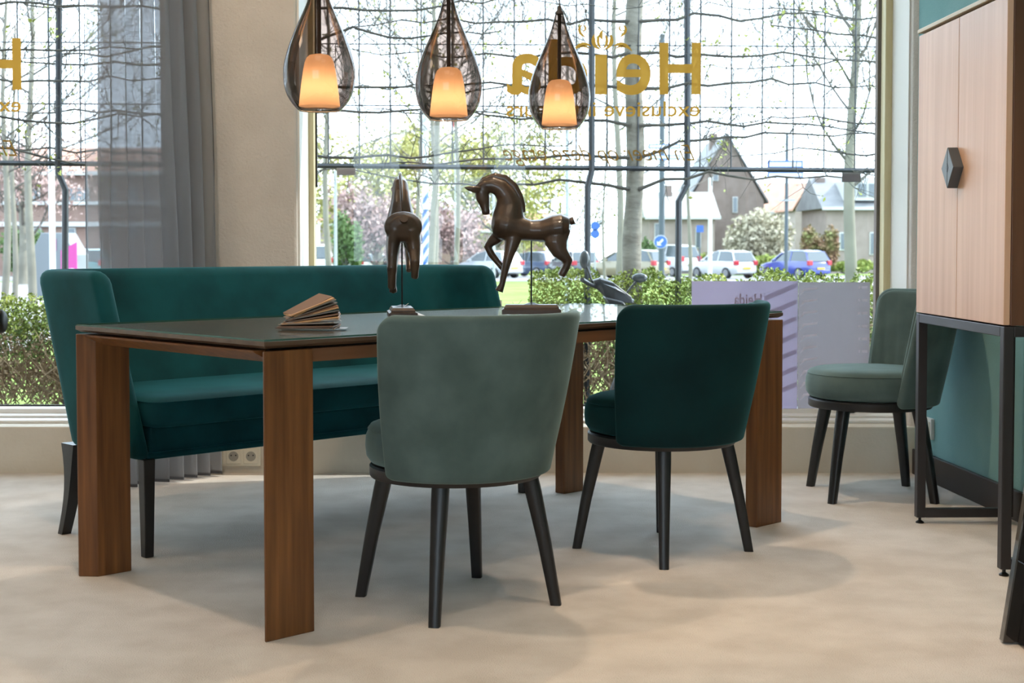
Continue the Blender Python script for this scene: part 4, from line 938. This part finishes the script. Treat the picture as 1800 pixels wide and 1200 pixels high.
house('row_house', 'far houses with orange red roofs behind the street name sign', 150, 1352, 1462, 372, 318, 'house_white', 'roof_red', 'x', 9, wins=((1372, 1384, 380, 396), (1418, 1432, 380, 396)), chim=((1412, 1424, 322, 345),))
house('row_house', 'small far house with a red gable right of the street name sign', 140, 1398, 1440, 366, 326, 'brick_pale', 'roof_red', 'front', 9, wins=((1412, 1424, 370, 384),))
house('brick_house', 'right-hand brick house with a grey roof and a white dormer', 106, 1452, 1590, 364, 306, 'brick_pale', 'roof_grey', 'x', 9, wins=((1475, 1492, 408, 440), (1528, 1542, 408, 448)), dorm=((1486, 1545, 318, 352),), chim=((1452, 1468, 308, 345),))
house('row_house', 'pale far houses with red roofs behind the pink blossom', 140, 562, 722, 392, 340, 'brick_pale', 'roof_red', 'x', 9, wins=((600, 616, 400, 416), (640, 656, 400, 416), (676, 692, 400, 416)), hip=.1)
house('row_house', 'far brick houses behind the yellow green tree beside the profile horse', 170, 760, 960, 405, 372, 'brick', 'roof_red', 'x', 9, wins=((800, 812, 410, 424), (900, 912, 410, 424)))
lbm = house('brick_building', 'long brick building with white window bands beyond the left window', 88, -120, 330, 302, 250, 'brick', 'roof_red', 'x', 10, wins=((112, 122, 330, 352), (124, 134, 330, 352), (136, 146, 330, 352), (148, 158, 330, 352), (60, 72, 330, 352), (20, 32, 330, 352), (120, 134, 400, 412), (60, 74, 400, 412), (190, 204, 330, 352), (230, 244, 330, 352), (190, 204, 400, 412), (230, 244, 400, 412)))
for b0_, b1_ in ((354, 360), (390, 398)):
    MB().box(-8.0, 8.0, -.3, -.02, at(0, b1_, 88).z-lbm.location.z, at(0, b0_, 88).z-lbm.location.z).build('band', M['house_white'], lbm)

# ---- scooter parked just outside the glass
so = at(1130, 600, 7.15)
ms = thing('motor_scooter', 'dark grey motor scooter with two round mirrors parked outside the window', 'scooter', (so.x, 7.15, -.02))
def q(px, py, dy=0): v = at(px, py, 7.15); return (v.x-so.x, dy, v.z+.02)
MB().rings([[q(1042, 492, -.05), q(1044, 503, -.06), q(1044, 503, .06), q(1042, 492, .05)], [q(1052, 489, -.075), q(1062, 520, -.08), q(1062, 520, .08), q(1052, 489, .075)], [q(1078, 497, -.085), q(1078, 530, -.09), q(1078, 530, .09), q(1078, 497, .085)], [q(1108, 520, -.06), q(1112, 532, -.06), q(1112, 532, .06), q(1108, 520, .06)]]).build('cowl', M['scooter_dark'], ms, bevel=.004)
MB().rings([[q(1054, 487, -.05), q(1058, 498, -.08), q(1058, 498, .0), q(1054, 487, .05)], [q(1074, 494, -.06), q(1082, 508, -.10), q(1082, 508, .0), q(1074, 494, .06)], [q(1094, 509, -.05), q(1098, 516, -.08), q(1098, 516, 0), q(1094, 509, .05)]]).build('instrument_panel', M['scooter_grey'], ms, bevel=.003)
MB().tube([q(1020, 490, -.2), q(1034, 498, -.12), q(1052, 506, 0), q(1090, 518, .1), q(1118, 532, .22)], [.012, .010, .011, .010, .012], 10).build('handlebar', M['scooter_dark'], ms, smooth=60)
for px, py, py0, px0, rx, rz in ((1027, 456, 500, 1042, .026, .048), (1124, 488, 520, 1098, .040, .024)):
    c = Vector(q(px, py, .0)); p = Vector(q(px0, py0, .0))
    mm = MB().tube([p, (p+c)/2+Vector((.0, 0, .004)), c], .0055, 8).build('mirror_arm', M['scooter_dark'], ms)
    rs = []
    for k_ in range(9):
        a = -math.pi/2+math.pi*k_/8; rs.append([(c.x+rx*math.cos(a)*math.cos(b)+.001, c.y+.016*math.sin(a), c.z+rz*math.cos(a)*math.sin(b)) for b in [2*math.pi*j/18 for j in range(18)]])
    MB().rings(rs).build('mirror', M['mirror'], ms, smooth=80)
MB().rings([[q(1060, 520, -.10), q(1092, 528, -.14), q(1092, 528, .14), q(1060, 520, .10)], [q(1098, 600, -.15), q(1140, 600, -.18), q(1140, 600, .18), q(1098, 600, .15)], [q(1118, 690, -.12), q(1150, 690, -.14), q(1150, 690, .14), q(1118, 690, .12)]]).build('front_shield', M['scooter_dark'], ms, smooth=50, bevel=.01)
MB().rings([[q(1140, 690, -.12), q(1140, 712, -.12), q(1140, 712, .12), q(1140, 690, .12)], [q(1230, 690, -.12), q(1230, 712, -.12), q(1230, 712, .12), q(1230, 690, .12)]]).build('footboard', M['scooter_dark'], ms, bevel=.008)
MB().rings([[q(1222, 600, -.12), q(1222, 705, -.12), q(1222, 705, .12), q(1222, 600, .12)], [q(1300, 585, -.13), q(1300, 690, -.13), q(1300, 690, .13), q(1300, 585, .13)], [q(1350, 590, -.07), q(1345, 640, -.07), q(1345, 640, .07), q(1350, 590, .07)]]).build('rear_body', M['scooter_grey'], ms, smooth=50, bevel=.012)
MB().rings([[q(1216, 592, -.10), q(1216, 602, -.10), q(1216, 602, .10), q(1216, 592, .10)], [q(1345, 572, -.11), q(1345, 588, -.11), q(1345, 588, .11), q(1345, 572, .11)]]).build('seat', M['black_leg'], ms, smooth=50, bevel=.012)
for px in (1138, 1300):
    c = Vector(q(px, 0, 0)); wl = MB()
    rs = []
    for k_ in range(25):
        a = 2*math.pi*k_/24; rs.append([(c.x+(.145+.045*math.cos(b))*math.cos(a), .045*math.sin(b), .192+(.145+.045*math.cos(b))*math.sin(a)) for b in [2*math.pi*j/10 for j in range(10)]])
    wh = wl.rings(rs, caps=False).build('wheel', M['tyre'], ms, smooth=80)
    MB().tube([(c.x, -.02, .192), (c.x, .02, .192)], .10, 18).build('hub', M['rim'], wh)
# ---- low plinth of paving between the hedge and the wall
struct(MB().box(-12, 9, 6.36, 7.75, -.03, -.019).build('paving', M['pavement']))
